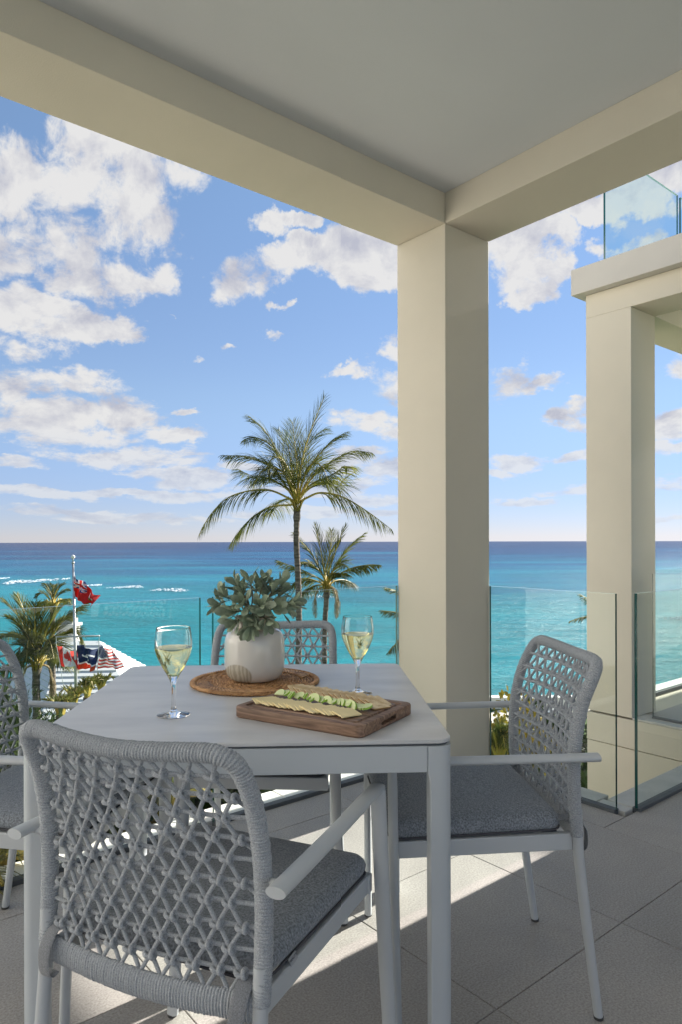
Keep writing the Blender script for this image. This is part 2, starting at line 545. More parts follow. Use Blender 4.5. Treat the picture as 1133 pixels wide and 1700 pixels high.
class MB:
    def __init__(s):
        s.v, s.f, s.m = [], [], []

    def add(s, vs, fs, mi=0):
        k = len(s.v)
        s.v += [tuple(x) for x in vs]
        s.f += [tuple(i + k for i in f) for f in fs]
        s.m += [mi] * len(fs)

    def mesh(s, name, smooth=False, angle=None):
        me = bpy.data.meshes.new(name)
        me.from_pydata(s.v, [], s.f)
        me.polygons.foreach_set('material_index', s.m)
        if smooth:
            me.polygons.foreach_set('use_smooth', [True] * len(s.f))
        me.update()
        if smooth and angle:
            me.set_sharp_from_angle(angle=R(angle))
        return me

    def build(s, name, m, parent=None, smooth=False, angle=None, loc=None):
        return link(name, s.mesh(name, smooth, angle), m, parent, loc)

    def box(s, c, h, mi=0, ax=None):
        """centre, half sizes, optional axes"""
        c = Vector(c)
        X, Y, Z = ax if ax else (Vector((1, 0, 0)), Vector((0, 1, 0)), Vector((0, 0, 1)))
        vs = [c + X * (i * h[0]) + Y * (j * h[1]) + Z * (k * h[2]) for k in (-1, 1) for j in (-1, 1) for i in (-1, 1)]
        s.add(vs, [(0, 2, 3, 1), (4, 5, 7, 6), (0, 1, 5, 4), (2, 6, 7, 3), (0, 4, 6, 2), (1, 3, 7, 5)], mi)

    def sweep(s, pts, ra, rb=None, seg=10, xaxis=None, cap=True, mi=0, closed=False):
        """tube along pts; ra/rb radius or list; xaxis fixes the section's a axis"""
        pts = [Vector(p) for p in pts]
        n = len(pts)
        rb = ra if rb is None else rb
        ga = (lambda i: ra[i]) if isinstance(ra, (list, tuple)) else (lambda i: ra)
        gb = (lambda i: rb[i]) if isinstance(rb, (list, tuple)) else (lambda i: rb)
        vs = []
        prev = None
        for i, p in enumerate(pts):
            if closed:
                t = (pts[(i + 1) % n] - pts[i - 1]).normalized()
            else:
                t = (pts[min(i + 1, n - 1)] - pts[max(i - 1, 0)]).normalized()
            if xaxis is not None:
                a = Vector(xaxis)
                a = (a - t * a.dot(t)).normalized()
            elif prev is None:
                a = t.cross(Vector((0, 0, 1)) if abs(t.z) < 0.9 else Vector((1, 0, 0))).normalized()
            else:
                a = (prev - t * prev.dot(t)).normalized()
            prev = a
            b = t.cross(a)
            for k in range(seg):
                th = 2 * math.pi * k / seg
                vs.append(p + a * (ga(i) * math.cos(th)) + b * (gb(i) * math.sin(th)))
        fs = []
        for i in range(n if closed else n - 1):
            j = (i + 1) % n
            for k in range(seg):
                l = (k + 1) % seg
                fs.append((i * seg + k, i * seg + l, j * seg + l, j * seg + k))
        if cap and not closed:
            fs.append(tuple(range(seg))[::-1])
            fs.append(tuple((n - 1) * seg + k for k in range(seg)))
        s.add(vs, fs, mi)

    def lathe(s, prof, seg=48, mi=0, c=(0, 0, 0)):
        n = len(prof)
        vs = [(c[0] + r * math.cos(2 * math.pi * k / seg), c[1] + r * math.sin(2 * math.pi * k / seg), c[2] + z) for r, z in prof for k in range(seg)]
        fs = [(i * seg + k, i * seg + (k + 1) % seg, (i + 1) * seg + (k + 1) % seg, (i + 1) * seg + k) for i in range(n - 1) for k in range(seg)]
        s.add(vs, fs, mi)


def rrect(hx, hy, r, z, n=6, taper=0.0):
    """rounded rectangle loop; taper narrows the -y end"""
    out = []
    r = max(min(r, hx, hy), 1e-5)
    for cx_, cy_, a0 in ((hx - r, hy - r, 0), (-(hx - r), hy - r, 90), (-(hx - r), -(hy - r), 180), (hx - r, -(hy - r), 270)):
        for k in range(n + 1):
            a = R(a0 + 90 * k / n)
            x, y = cx_ + r * math.cos(a), cy_ + r * math.sin(a)
            x *= 1 - taper * (0.5 - 0.5 * y / hy)
            out.append((x, y, z))
    return out


def loft(mb, loops, mi=0, cap0=True, cap1=True):
    n = len(loops[0])
    vs = [p for l in loops for p in l]
    fs = []
    for i in range(len(loops) - 1):
        for k in range(n):
            l = (k + 1) % n
            fs.append((i * n + k, i * n + l, (i + 1) * n + l, (i + 1) * n + k))
    if cap0: fs.append(tuple(range(n))[::-1])
    if cap1: fs.append(tuple((len(loops) - 1) * n + k for k in range(n)))
    mb.add(vs, fs, mi)


def catmull(pts, per=12):
    pts = [Vector(p) for p in pts]
    out = []
    n = len(pts)
    for i in range(n - 1):
        p0, p1, p2, p3 = pts[max(i - 1, 0)], pts[i], pts[i + 1], pts[min(i + 2, n - 1)]
        for k in range(per):
            t = k / per
            out.append(0.5 * ((2 * p1) + (p2 - p0) * t + (2 * p0 - 5 * p1 + 4 * p2 - p3) * t * t + (3 * p1 - p0 - 3 * p2 + p3) * t ** 3))
    out.append(pts[-1])
    return out


def resample(pts, step):
    L_ = [0]
    for a, b in zip(pts, pts[1:]):
        L_.append(L_[-1] + (b - a).length)
    n = max(2, int(L_[-1] / step))
    out = []
    j = 0
    for i in range(n + 1):
        d = L_[-1] * i / n
        while j < len(L_) - 2 and L_[j + 1] < d:
            j += 1
        t = (d - L_[j]) / max(L_[j + 1] - L_[j], 1e-9)
        out.append(pts[j].lerp(pts[j + 1], t))
    return out


def copy_tree(o, parent=None):
    c = o.copy()
    C.objects.link(c)
    c.parent = parent
    for ch in o.children:
        copy_tree(ch, c)
    return c


# building axes: A runs to the far right along the sea front of the neighbour, B to the far left
PHI = 0.8829
AX = Vector((math.sin(PHI), math.cos(PHI), 0))
BX = Vector((-math.cos(PHI), math.sin(PHI), 0))
ZX = Vector((0, 0, 1))


def AB(a, b, z=0.0):
    return AX * a + BX * b + ZX * z


def abbox(mb, a0, a1, b0, b1, z0, z1, mi=0):
    mb.box(AB((a0 + a1) / 2, (b0 + b1) / 2, (z0 + z1) / 2), ((a1 - a0) / 2, (b1 - b0) / 2, (z1 - z0) / 2), mi, (AX, BX, ZX))


def abpart(name, m, parent, *dims, bev=0.004):
    mb = MB()
    for d in dims:
        abbox(mb, *d)
    o = mb.build(name, m, parent)
    if bev:
        md = o.modifiers.new('bevel', 'BEVEL')
        md.width = bev
        md.segments = 2
        md.limit_method = 'ANGLE'
    return o


NTH = ['first', 'second', 'third', 'fourth', 'fifth', 'sixth', 'seventh', 'eighth', 'ninth', 'tenth', 'eleventh', 'twelfth', 'thirteenth', 'fourteenth', 'fifteenth', 'sixteenth', 'seventeenth', 'eighteenth', 'nineteenth', 'twentieth', 'twenty-first', 'twenty-second', 'twenty-third']

# ------------------------------------------------------------------ sea, ground
def sea():
    SEA = -16.0
    RE = 6371000.0
    mb = MB()
    rad = [20 * (1.09 ** i) for i in range(86)]
    seg = 160
    vs = [(r * math.sin(2 * math.pi * k / seg), r * math.cos(2 * math.pi * k / seg), SEA - r * r / (2 * RE)) for r in rad for k in range(seg)]
    fs = [(i * seg + k, (i + 1) * seg + k, (i + 1) * seg + (k + 1) % seg, i * seg + (k + 1) % seg) for i in range(len(rad) - 1) for k in range(seg)]
    mb.add(vs, fs)
    me = mb.mesh('sea', True)
    m = bpy.data.materials.new('sea_water')
    m.use_nodes = True
    t = m.node_tree
    b = t.nodes['Principled BSDF']
    n, l = t.nodes.new, t.links.new

    def mth(op, x, y=None, clamp=False):
        q = n('ShaderNodeMath')
        q.operation = op
        q.use_clamp = clamp
        for i, z in enumerate((x, y)):
            if z is None: continue
            if isinstance(z, (int, float)): q.inputs[i].default_value = z
            else: l(z, q.inputs[i])
        return q.outputs[0]

    def noi(vec, s, d, scale=(1, 1, 1), rough=0.5, dist=0.0):
        mp = n('ShaderNodeMapping')
        mp.inputs['Scale'].default_value = scale
        l(vec, mp.inputs[0])
        q = n('ShaderNodeTexNoise')
        q.inputs['Scale'].default_value = s
        q.inputs['Detail'].default_value = d
        q.inputs['Roughness'].default_value = rough
        q.inputs['Distortion'].default_value = dist
        l(mp.outputs[0], q.inputs[0])
        return q.outputs[0]
    geo = n('ShaderNodeNewGeometry')
    pos = geo.outputs['Position']
    sp = n('ShaderNodeSeparateXYZ')
    l(pos, sp.inputs[0])
    # distance from the shore, wavering with the reef
    reef = noi(pos, 0.006, 5, (0.45, 1.0, 1), 0.55, 0.6)
    fine = noi(pos, 0.028, 5, (0.25, 1.2, 1), 0.6, 0.4)
    lg = mth('LOGARITHM', mth('MAXIMUM', sp.outputs[1], 20.0), 10.0)
    wob = mth('ADD', mth('MULTIPLY', mth('SUBTRACT', reef, 0.5), 1.3), mth('MULTIPLY', mth('SUBTRACT', fine, 0.5), 1.0))
    dd = mth('ADD', lg, wob)
    mr_ = n('ShaderNodeMapRange')
    mr_.inputs['From Min'].default_value = 1.6
    mr_.inputs['From Max'].default_value = 4.2
    l(dd, mr_.inputs['Value'])
    r = n('ShaderNodeValToRGB')
    e = r.color_ramp.elements
    cols = [(0.0, (0.003, 0.205, 0.235)), (0.20, (0.004, 0.195, 0.24)), (0.34, (0.007, 0.160, 0.225)), (0.42, (0.006, 0.098, 0.185)), (0.50, (0.008, 0.055, 0.135)),
            (0.60, (0.009, 0.034, 0.098)), (0.75, (0.014, 0.027, 0.080)), (1.0, (0.022, 0.033, 0.085))]
    e[0].position, e[0].color = cols[0][0], (*cols[0][1], 1)
    e[1].position, e[1].color = cols[-1][0], (*cols[-1][1], 1)
    for p_, c_ in cols[1:-1]:
        x = e.new(p_)
        x.color = (*c_, 1)
    l(mr_.outputs[0], r.inputs[0])
    # wind streaks and little wave faces
    st = noi(pos, 0.22, 8, (0.40, 1.0, 1), 0.72, 0.8)
    st2 = noi(pos, 1.1, 4, (0.6, 1.0, 1), 0.65, 0.5)
    st3 = noi(pos, 0.022, 7, (0.30, 1.0, 1), 0.7, 0.6)
    k = mth('ADD', mth('MULTIPLY', mth('SUBTRACT', st, 0.5), 1.1), mth('MULTIPLY', mth('SUBTRACT', st2, 0.5), 0.9))
    k = mth('ADD', k, mth('MULTIPLY', mth('SUBTRACT', st3, 0.5), 1.3))
    k = mth('MAXIMUM', mth('ADD', k, 1.0), 0.3)
    vm = n('ShaderNodeVectorMath')
    vm.operation = 'SCALE'
    l(r.outputs[0], vm.inputs[0])
    l(k, vm.inputs['Scale'])
    l(vm.outputs[0], b.inputs['Base Color'])
    b.inputs['Roughness'].default_value = 0.30
    b.inputs['IOR'].default_value = 1.33
    b.inputs['Specular IOR Level'].default_value = 0.11
    bp = n('ShaderNodeBump')
    bp.inputs['Strength'].default_value = 1.0
    bp.inputs['Distance'].default_value = 1.4
    hh = mth('ADD', mth('MULTIPLY', st, 0.8), mth('MULTIPLY', st2, 0.35))
    l(hh, bp.inputs['Height'])
    l(bp.outputs[0], b.inputs['Normal'])
    o = link('sea', me, m)
    tag(o, kind='structure')
    # breakers on the reef, and white flakes painted as a sun glint
    def breaker(u0, u1, v, thick, label, seed):
        random.seed(seed)
        d0 = (EYE - SEA) * F_PX / (v - (HY + 2.6))
        x0, x1 = (u0 - CX) / F_PX * d0, (u1 - CX) / F_PX * d0
        mb = MB()
        deep = thick * d0 / (v - HY)
        k_ = 0
        for q in range(150):
            s = random.random()
            cx_ = x0 + (x1 - x0) * s
            env_ = math.sin(math.pi * min(1, max(0.03, s))) ** 0.6
            w = rnd(0.006, 0.04) * (x1 - x0) * env_
            h = rnd(0.02, 0.09) * deep * env_
            cy_ = d0 + rnd(-0.5, 0.5) * deep * env_ + math.sin(s * 5 + seed) * deep * 0.3
            zz = SEA - cy_ ** 2 / (2 * RE) + 0.15 + 0.002 * q
            ring = []
            m_ = 11
            for i in range(m_):
                a = 2 * math.pi * i / m_
                rr = rnd(0.55, 1.1)
                ring.append((cx_ + w * rr * math.cos(a), cy_ + h * rr * math.sin(a), zz))
            mb.add([(cx_, cy_, zz + 0.12)] + ring, [(0, i + 1, (i + 1) % m_ + 1) for i in range(m_)])
        o_ = mb.build('wave_or_glint', M['foam_glint'])
        tag(o_, label, 'wave', 'white breakers on the reef', 'stuff')
    breaker(22, 100, 966, 7, 'white breaker left of the flagpole, leftmost on the reef', 3)
    breaker(128, 165, 975, 3, 'short thin breaker just right of the red flag', 4)
    breaker(180, 240, 978, 3.5, 'thin white breaker between the red flag and the left wine glass', 5)
    breaker(248, 318, 983, 4.5, 'white breaker above the left wine glass near the vase', 6)
    breaker(496, 560, 994, 3.5, 'white breaker behind the trunks of the two palms', 7)
    breaker(-30, 14, 962, 4, 'white breaker cut off by the left edge of the view', 8)
    breaker(1094, 1150, 1033, 5, 'white flakes painted as sun glints on the water beyond the neighbouring terrace', 9)  # white flakes stand in for sun sparkle on the water


sea()


def ground_h(x, y):
    s = min(1, max(0, (y - 5) / 17))
    s = s * s * (3 - 2 * s)
    h = -3.2 - 4.8 * s
    if y > 37:
        q = min(1, (y - 37) / 16)
        h -= 9.5 * q * q * (3 - 2 * q)
    return h + 0.25 * noise.noise(Vector((x * 0.15, y * 0.15, 0))) * s


def terrain():
    mb = MB()
    xs = [-60 + 2 * i for i in range(66)]
    ys = [-14 + 1.6 * i for i in range(46)]
    vs = [(x, y, ground_h(x, y)) for y in ys for x in xs]
    w = len(xs)
    fs = [(j * w + i, j * w + i + 1, (j + 1) * w + i + 1, (j + 1) * w + i) for j in range(len(ys) - 1) for i in range(w - 1)]
    mb.add(vs, fs)
    tag(mb.build('garden_ground', M['lawn'], smooth=True), kind='structure')
    # sandy path on the right
    mb = MB()
    pts = [(7.0, 29), (7.9, 31.5), (8.1, 34), (9.5, 35.8), (14, 36.5)]
    cp = catmull([Vector((x, y, 0)) for x, y in pts], 8)
    vs, fs = [], []
    for i, p in enumerate(cp):
        t = (cp[min(i + 1, len(cp) - 1)] - cp[max(i - 1, 0)]).normalized()
        s = Vector((t.y, -t.x, 0))
        for k in (-1.2, 1.2):
            q = p + s * k
            vs.append((q.x, q.y, ground_h(q.x, q.y) + 0.06))
    for i in range(len(cp) - 1):
        fs.append((2 * i, 2 * i + 1, 2 * i + 3, 2 * i + 2))
    mb.add(vs, fs)
    tag(mb.build('path', M['sand']), kind='structure')
    mb = MB()
    mb.box((9.0, 37.2, -7.75), (4.5, 0.2, 0.35))
    mb.box((9.0, 37.2, -7.37), (4.55, 0.26, 0.035))
    tag(mb.build('garden_wall', M['white_stone']), 'low white garden wall beyond the croton bush', 'wall')
    # rocks at the water's edge
    random.seed(5)
    for i in range(9):
        u = 812 + i * 6.0 + rnd(-1.5, 1.5)
        d = 66 + rnd(-3, 3)
        p = P(u, 1184, d)
        bm = bmesh.new()
        bmesh.ops.create_icosphere(bm, subdivisions=2, radius=1)
        for v_ in bm.verts:
            v_.co *= 0.75 + 0.5 * noise.noise(v_.co * 1.3 + Vector((i * 3, 0, 0)))
            v_.co.z *= 0.6
            v_.co *= 0.65
        me = bpy.data.meshes.new('shore_rock')
        bm.to_mesh(me)
        bm.free()
        o = link('shore_rock', me, M['rock'], loc=(p.x, d, -15.9))
        tag(o, f'dark wet rock in the surf beyond the white garden wall, {NTH[i]} from the left', 'rock', 'dark rocks in the surf')


terrain()

# ------------------------------------------------------------------ own terrace
ZC, ZB = 2.797, 2.656
CA0, CA1, CB0, CB1 = 2.437, 2.760, 2.183, 2.506


def terrace():
    # slab and coping
    mb = MB()
    abbox(mb, -3.3, CA1, -3.3, CB1, -0.32, -0.03)
    abbox(mb, CA1, 4.05, -3.3, 1.463, -0.32, -0.03)
    o = tag(mb.build('terrace_slab', M['grout']), kind='structure')
    fl = bpy.data.objects.new('terrace_floor', None)
    C.objects.link(fl)
    tag(fl, kind='structure')
    # stone tiles, one by one, with open joints
    G = 0.0026
    mesh_cache = {}

    def tile(a0, a1, b0, b1):
        a0, a1, b0, b1 = a0 + G / 2, a1 - G / 2, b0 + G / 2, b1 - G / 2
        if a1 - a0 < 0.02 or b1 - b0 < 0.02: return
        key = (round(a1 - a0, 3), round(b1 - b0, 3))
        if key not in mesh_cache:
            q = MB()
            ha, hb = (a1 - a0) / 2, (b1 - b0) / 2
            lo = []
            for s, z in ((0, -0.022), (0, -0.0012), (0.0012, 0)):
                lo.append([(-ha + s, -hb + s, z), (ha - s, -hb + s, z), (ha - s, hb - s, z), (-ha + s, hb - s, z)])
            loft(q, lo, cap0=False)
            me = q.mesh('tile')
            me.materials.append(M['tile'])
            mesh_cache[key] = me
        o_ = bpy.data.objects.new('tile', mesh_cache[key])
        C.objects.link(o_)
        o_.parent = fl
        c = AB((a0 + a1) / 2, (b0 + b1) / 2, rnd(-0.0003, 0.0003))
        o_.location = c
        o_.rotation_euler = (0, 0, math.pi / 2 - PHI)
    ea = [-3.3] + [1.375 + 0.6 * k for k in range(-7, 5)]
    eb = [-3.3] + [1.068 + 0.61 * k for k in range(-7, 3)]
    A_edges = sorted([x for x in ea if x < 4.05] + [4.05])
    B_edges = sorted([x for x in eb if x < CB1] + [CB1 - 0.02])
    for i in range(len(A_edges) - 1):
        for j in range(len(B_edges) - 1):
            a0, a1, b0, b1 = A_edges[i], A_edges[i + 1], B_edges[j], B_edges[j + 1]
            if a0 >= CA1 - 0.001 and b0 >= 1.463: continue
            if a1 > CA1 and b1 > 1.463:      # the notch at the glass corner
                if b0 < 1.45: tile(a0, a1, b0, 1.463)
                if a0 < CA1 - 0.03: tile(a0, CA1 - 0.02, 1.463, b1)
            else:
                tile(a0, a1, b0, b1)
    # coping stones outside the glass, slightly proud of the floor
    cp = tag(bpy.data.objects.new('terrace_coping', None), kind='structure')
    C.objects.link(cp)
    for k in range(-3, 3):
        a0 = -3.3 + (CA1 + 3.3) * (k + 3) / 6
        a1 = a0 + (CA1 + 3.3) / 6
        abpart('coping_stone', M['white_coping'], cp, (a0 + 0.002, a1 - 0.002, CB1 + 0.012, CB1 + 0.135, -0.30, 0.012))
    for k in range(2):
        b0 = 1.62 + (CB0 - 1.62) * k / 2
        abpart('coping_stone', M['coping'], cp, (CA1 + 0.012, CA1 + 0.135, b0 + 0.002, b0 + (CB0 - 1.62) / 2 - 0.002, -0.30, 0.010))
    abpart('coping_stone', M['coping'], cp, (CA1 + 0.012, CA1 + 0.08, 1.48, 1.618, -0.30, 0.008))
    for k in range(2):
        a0 = CA1 + 0.085 + (4.05 - CA1 - 0.085) * k / 2
        abpart('coping_stone', M['coping'], cp, (a0 + 0.002, a0 + (4.05 - CA1 - 0.085) / 2 - 0.002, 1.475, 1.603, -0.30, 0.010))
    # storey below, cream wall under the slab
    cn = thing('terrace_canopy', 'cream concrete canopy with one square corner column over the dining table', 'canopy')
    abpart('column', M['plaster'], cn, (CA0, CA1, CB0, CB1, 0.0, ZB), bev=0.003)
    abpart('beam', M['plaster'], cn, (-1.8, CA0 - 0.0, CB0, CB1, ZB, 3.02), bev=0.003)
    abpart('beam', M['plaster'], cn, (CA0, CA1, -3.3, CB0, ZB, 3.02), (CA0, CA1, CB0, CB1, ZB + 0.0005, 3.02), bev=0.003)
    abpart('ceiling', M['ceiling'], cn, (-1.8, CA0 - 0.002, -3.3, CB0 - 0.002, ZC, 3.0), bev=0)
    # house: storey below, plus unseen walls added to bounce or block sun
    hs = thing('house', 'house walls below the terrace, with unseen walls added to bounce and block sunlight', 'house')
    abpart('wall', M['wallpaint'], hs, (-4.3, -3.9, -3.3, CB1 + 0.2, -0.3, 7.0), bev=0)  # unseen wall, set back to catch sun and bounce fill light forward
    abpart('wall', M['wallpaint'], hs, (-4.3, -3.9, CB1 + 0.2, 9.0, -3.2, 7.0), bev=0)  # unseen wing, added to bounce warm sunlight in from the left
    abpart('wall', M['plaster'], hs, (4.05, 4.25, -3.5, 1.463, -4.5, 6.2), bev=0)  # unseen wall, added to keep the sun off the near floor
    abpart('wall', M['plaster'], hs, (-3.3, CA1 - 0.05, 2.2, 2.4, -4.5, -0.33), (2.5, CA1 - 0.05, 1.4, 2.2, -4.5, -0.33), (CA1 - 0.06, 4.04, 1.2, 1.4, -4.5, -0.33), bev=0)


terrace()


def glass_run(p0, p1, z0, z1, label, thick=0.0135, pane='pane', channel=True, grp='frameless glass balustrade panels'):
    p0, p1 = Vector(p0), Vector(p1)
    o = thing('glass_balustrade', label, 'glass balustrade', (0, 0, 0), 0, grp)
    d = (p1 - p0)
    ln = d.length
    d.normalize()
    nrm = Vector((-d.y, d.x, 0))
    c = (p0 + p1) / 2 + ZX * ((z0 + z1) / 2)
    mb = MB()
    h = (ln / 2, thick / 2, (z1 - z0) / 2)
    vs = [c + d * (i * h[0]) + nrm * (j * h[1]) + ZX * (k * h[2]) for k in (-1, 1) for j in (-1, 1) for i in (-1, 1)]
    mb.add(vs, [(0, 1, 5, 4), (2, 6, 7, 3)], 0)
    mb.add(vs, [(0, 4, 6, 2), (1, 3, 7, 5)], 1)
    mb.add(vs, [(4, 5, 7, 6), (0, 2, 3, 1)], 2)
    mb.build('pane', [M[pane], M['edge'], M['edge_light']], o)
    if channel:
        q = MB()
        q.box((p0 + p1) / 2 + ZX * (z0 - 0.004) , (ln / 2, 0.017, 0.012), 0, (d, nrm, ZX))
        q.build('base_channel', M['gap'], o)
    return o


GH = 0.931
glass_run(AB(0.02, 2.509), AB(1.319, 2.509), 0.006, GH, 'glass panel left of the vase, in front of the flagpole')
glass_run(AB(1.377, 2.509), AB(2.430, 2.509), 0.006, GH, 'glass panel between the vase and the cream corner column')
glass_run(AB(-1.34, 2.509), AB(-0.04, 2.509), 0.006, GH, 'glass panel at the left end, behind the left chair')
glass_run(AB(2.757, 2.176), AB(2.757, 1.510), 0.006, GH, 'glass panel between the cream corner column and the open glass corner')
glass_run(AB(2.835, 1.463), AB(4.04, 1.463), 0.006, GH, 'rightmost glass panel on the near floor, running towards the neighbouring house')


# ------------------------------------------------------------------ neighbouring balcony
def neighbour():
    n = thing('neighbouring_house', 'cream house with square column, balcony slab and glass above, right of the terrace', 'house')
    a0, a1, b0, b1 = 4.285, 4.608, 2.239, 2.560
    A2 = 6.75  # roof depth out of view, chosen so its shadow bounds the sunlit floor
    abpart('column', M['plaster'], n, (a0, a1, b0, b1, 0.0, 2.675), bev=0.003)
    abpart('beam', M['plaster'], n, (a0, a1, 1.30, b1, 2.675, 2.832), bev=0.003)
    abpart('beam', M['plaster'], n, (a1, A2, b0, b1, 2.675, 2.832), bev=0.003)
    abpart('ceiling', M['ceiling'], n, (a1, A2, 1.0, b0, 2.80, 2.832), bev=0)
    abpart('balcony_slab', M['plaster_grey'], n, (a0 - 0.07, A2, 1.0, b1 + 0.07, 2.834, 3.01), bev=0.003)
    abpart('floor_slab', M['plaster'], n, (a0, A2, 1.30, b1, -0.20, -0.012), bev=0.002)
    abpart('wall', M['plaster'], n, (a0 + 0.004, a0 + 0.25, 1.30, b1 - 0.0, -9.0, -0.206), (a0 + 0.25, A2, b1 - 0.25, b1 - 0.002, -9.0, -0.206), bev=0.002)
    abpart('coping', M['white_coping'], n, (a1 + 0.002, A2, b1 - 0.07, b1 + 0.03, -0.01, 0.02), bev=0.003)
    abpart('coping', M['coping'], n, (a0 + 0.0, a0 + 0.16, 1.30, b0 - 0.002, -0.01, 0.004), bev=0.003)
    k = 0
    for i in range(3):
        for j in range(2):
            x0 = a0 + 0.165 + i * 0.5
            y0 = 1.30 + j * 0.46
            abpart('tile', M['tile'], n, (x0, min(x0 + 0.497, A2), y0, y0 + 0.457, -0.011, 0.0), bev=0)
    abpart('wall', M['plaster'], n, (12.0, 12.4, -3.0, 2.42, -9.0, 4.47), bev=0)  # unseen wall, added to shade the floor beside the glass corner
    g = 'glass balustrade panels of the neighbouring house'
    glass_run(AB(a1 + 0.08, 2.47), AB(A2, 2.47), 0.012, GH, 'glass panel along the sea edge of the neighbouring terrace', grp=g)
    glass_run(AB(a0 + 0.10, b0 - 0.09), AB(a0 + 0.10, 1.32), 0.008, GH + 0.01, 'glass panel right of the neighbouring column, above its terrace edge', grp=g)
    glass_run(AB(4.30, 2.43), AB(5.364, 2.43), 3.014, 3.81, 'pale upper glass panel standing on the balcony slab against the sky', pane='pane_tint', channel=False, grp=g)
    glass_run(AB(5.41, 2.43), AB(5.84, 2.43), 3.014, 3.81, 'upper glass panel cut off by the right edge of the view', pane='pane_tint', channel=False, grp=g)


neighbour()


# ------------------------------------------------------------------ table
TX, TY, TTH, TW = -0.2289, 1.8348, -0.0465, 0.8812


def table():
    o = thing('dining_table', 'square light grey dining table with stone top in the middle of the terrace', 'table', (TX, TY, 0), -TTH)
    h = TW / 2
    mb = MB()
    loft(mb, [rrect(h - 0.0015, h - 0.0015, 0.034, 0.7415, 8), rrect(h, h, 0.035, 0.743, 8), rrect(h, h, 0.035, 0.7485, 8), rrect(h - 0.0018, h - 0.0018, 0.033, 0.75, 8)])
    mb.build('table_top', M['tabletop'], o, True, 30)
    mb = MB()
    loft(mb, [rrect(h - 0.006, h - 0.006, 0.030, 0.7365, 8), rrect(h - 0.006, h - 0.006, 0.030, 0.7414, 8)])
    mb.build('shadow_gap', M['gap'], o)
    hf = h - 0.001
    lw = 0.052
    mb = MB()
    for sx, sy in ((0, 1), (0, -1), (1, 0), (-1, 0)):
        L_ = hf - lw - 0.0006
        if sx == 0:
            mb.box((0, sy * (hf - 0.0125), 0.7095), (L_, 0.0125, 0.0270))
        else:
            mb.box((sx * (hf - 0.0125), 0, 0.7095), (0.0125, L_, 0.0270))
    ap = mb.build('apron', M['frame_tbl'], o)
    md = ap.modifiers.new('b', 'BEVEL'); md.width = 0.0015; md.segments = 2
    for sx in (-1, 1):
        for sy in (-1, 1):
            q = MB()
            # section: rounded outer corner; tapers slightly to the floor
            def sec(w, z):
                r = 0.026
                pts = []
                for k in range(9):
                    a = R(90 * k / 8)
                    pts.append((w - r + r * math.cos(a), w - r + r * math.sin(a)))
                pts += [(0.0025, w), (0, w - 0.0025), (0, 0.0025), (0.0025, 0), (w - 0.0025, 0), (w, 0.0025)]
                return [(sx * (hf - w + x), sy * (hf - w + y), z) for x, y in pts]
            loops = [sec(0.046, 0.006), sec(0.0470, 0.665), sec(lw, 0.684), sec(lw, 0.7362)]
            if sx * sy < 0: loops = [l[::-1] for l in loops]
            loft(q, loops)
            lg = q.build('leg', M['frame_tbl'], o, True, 35)
            q = MB()
            q.lathe([(0.0, 0), (0.016, 0), (0.016, 0.0065), (0, 0.0065)], 20, c=(sx * (hf - 0.024), sy * (hf - 0.024), 0))
            q.build('foot_glide', M['glide'], lg)
    return o


table()


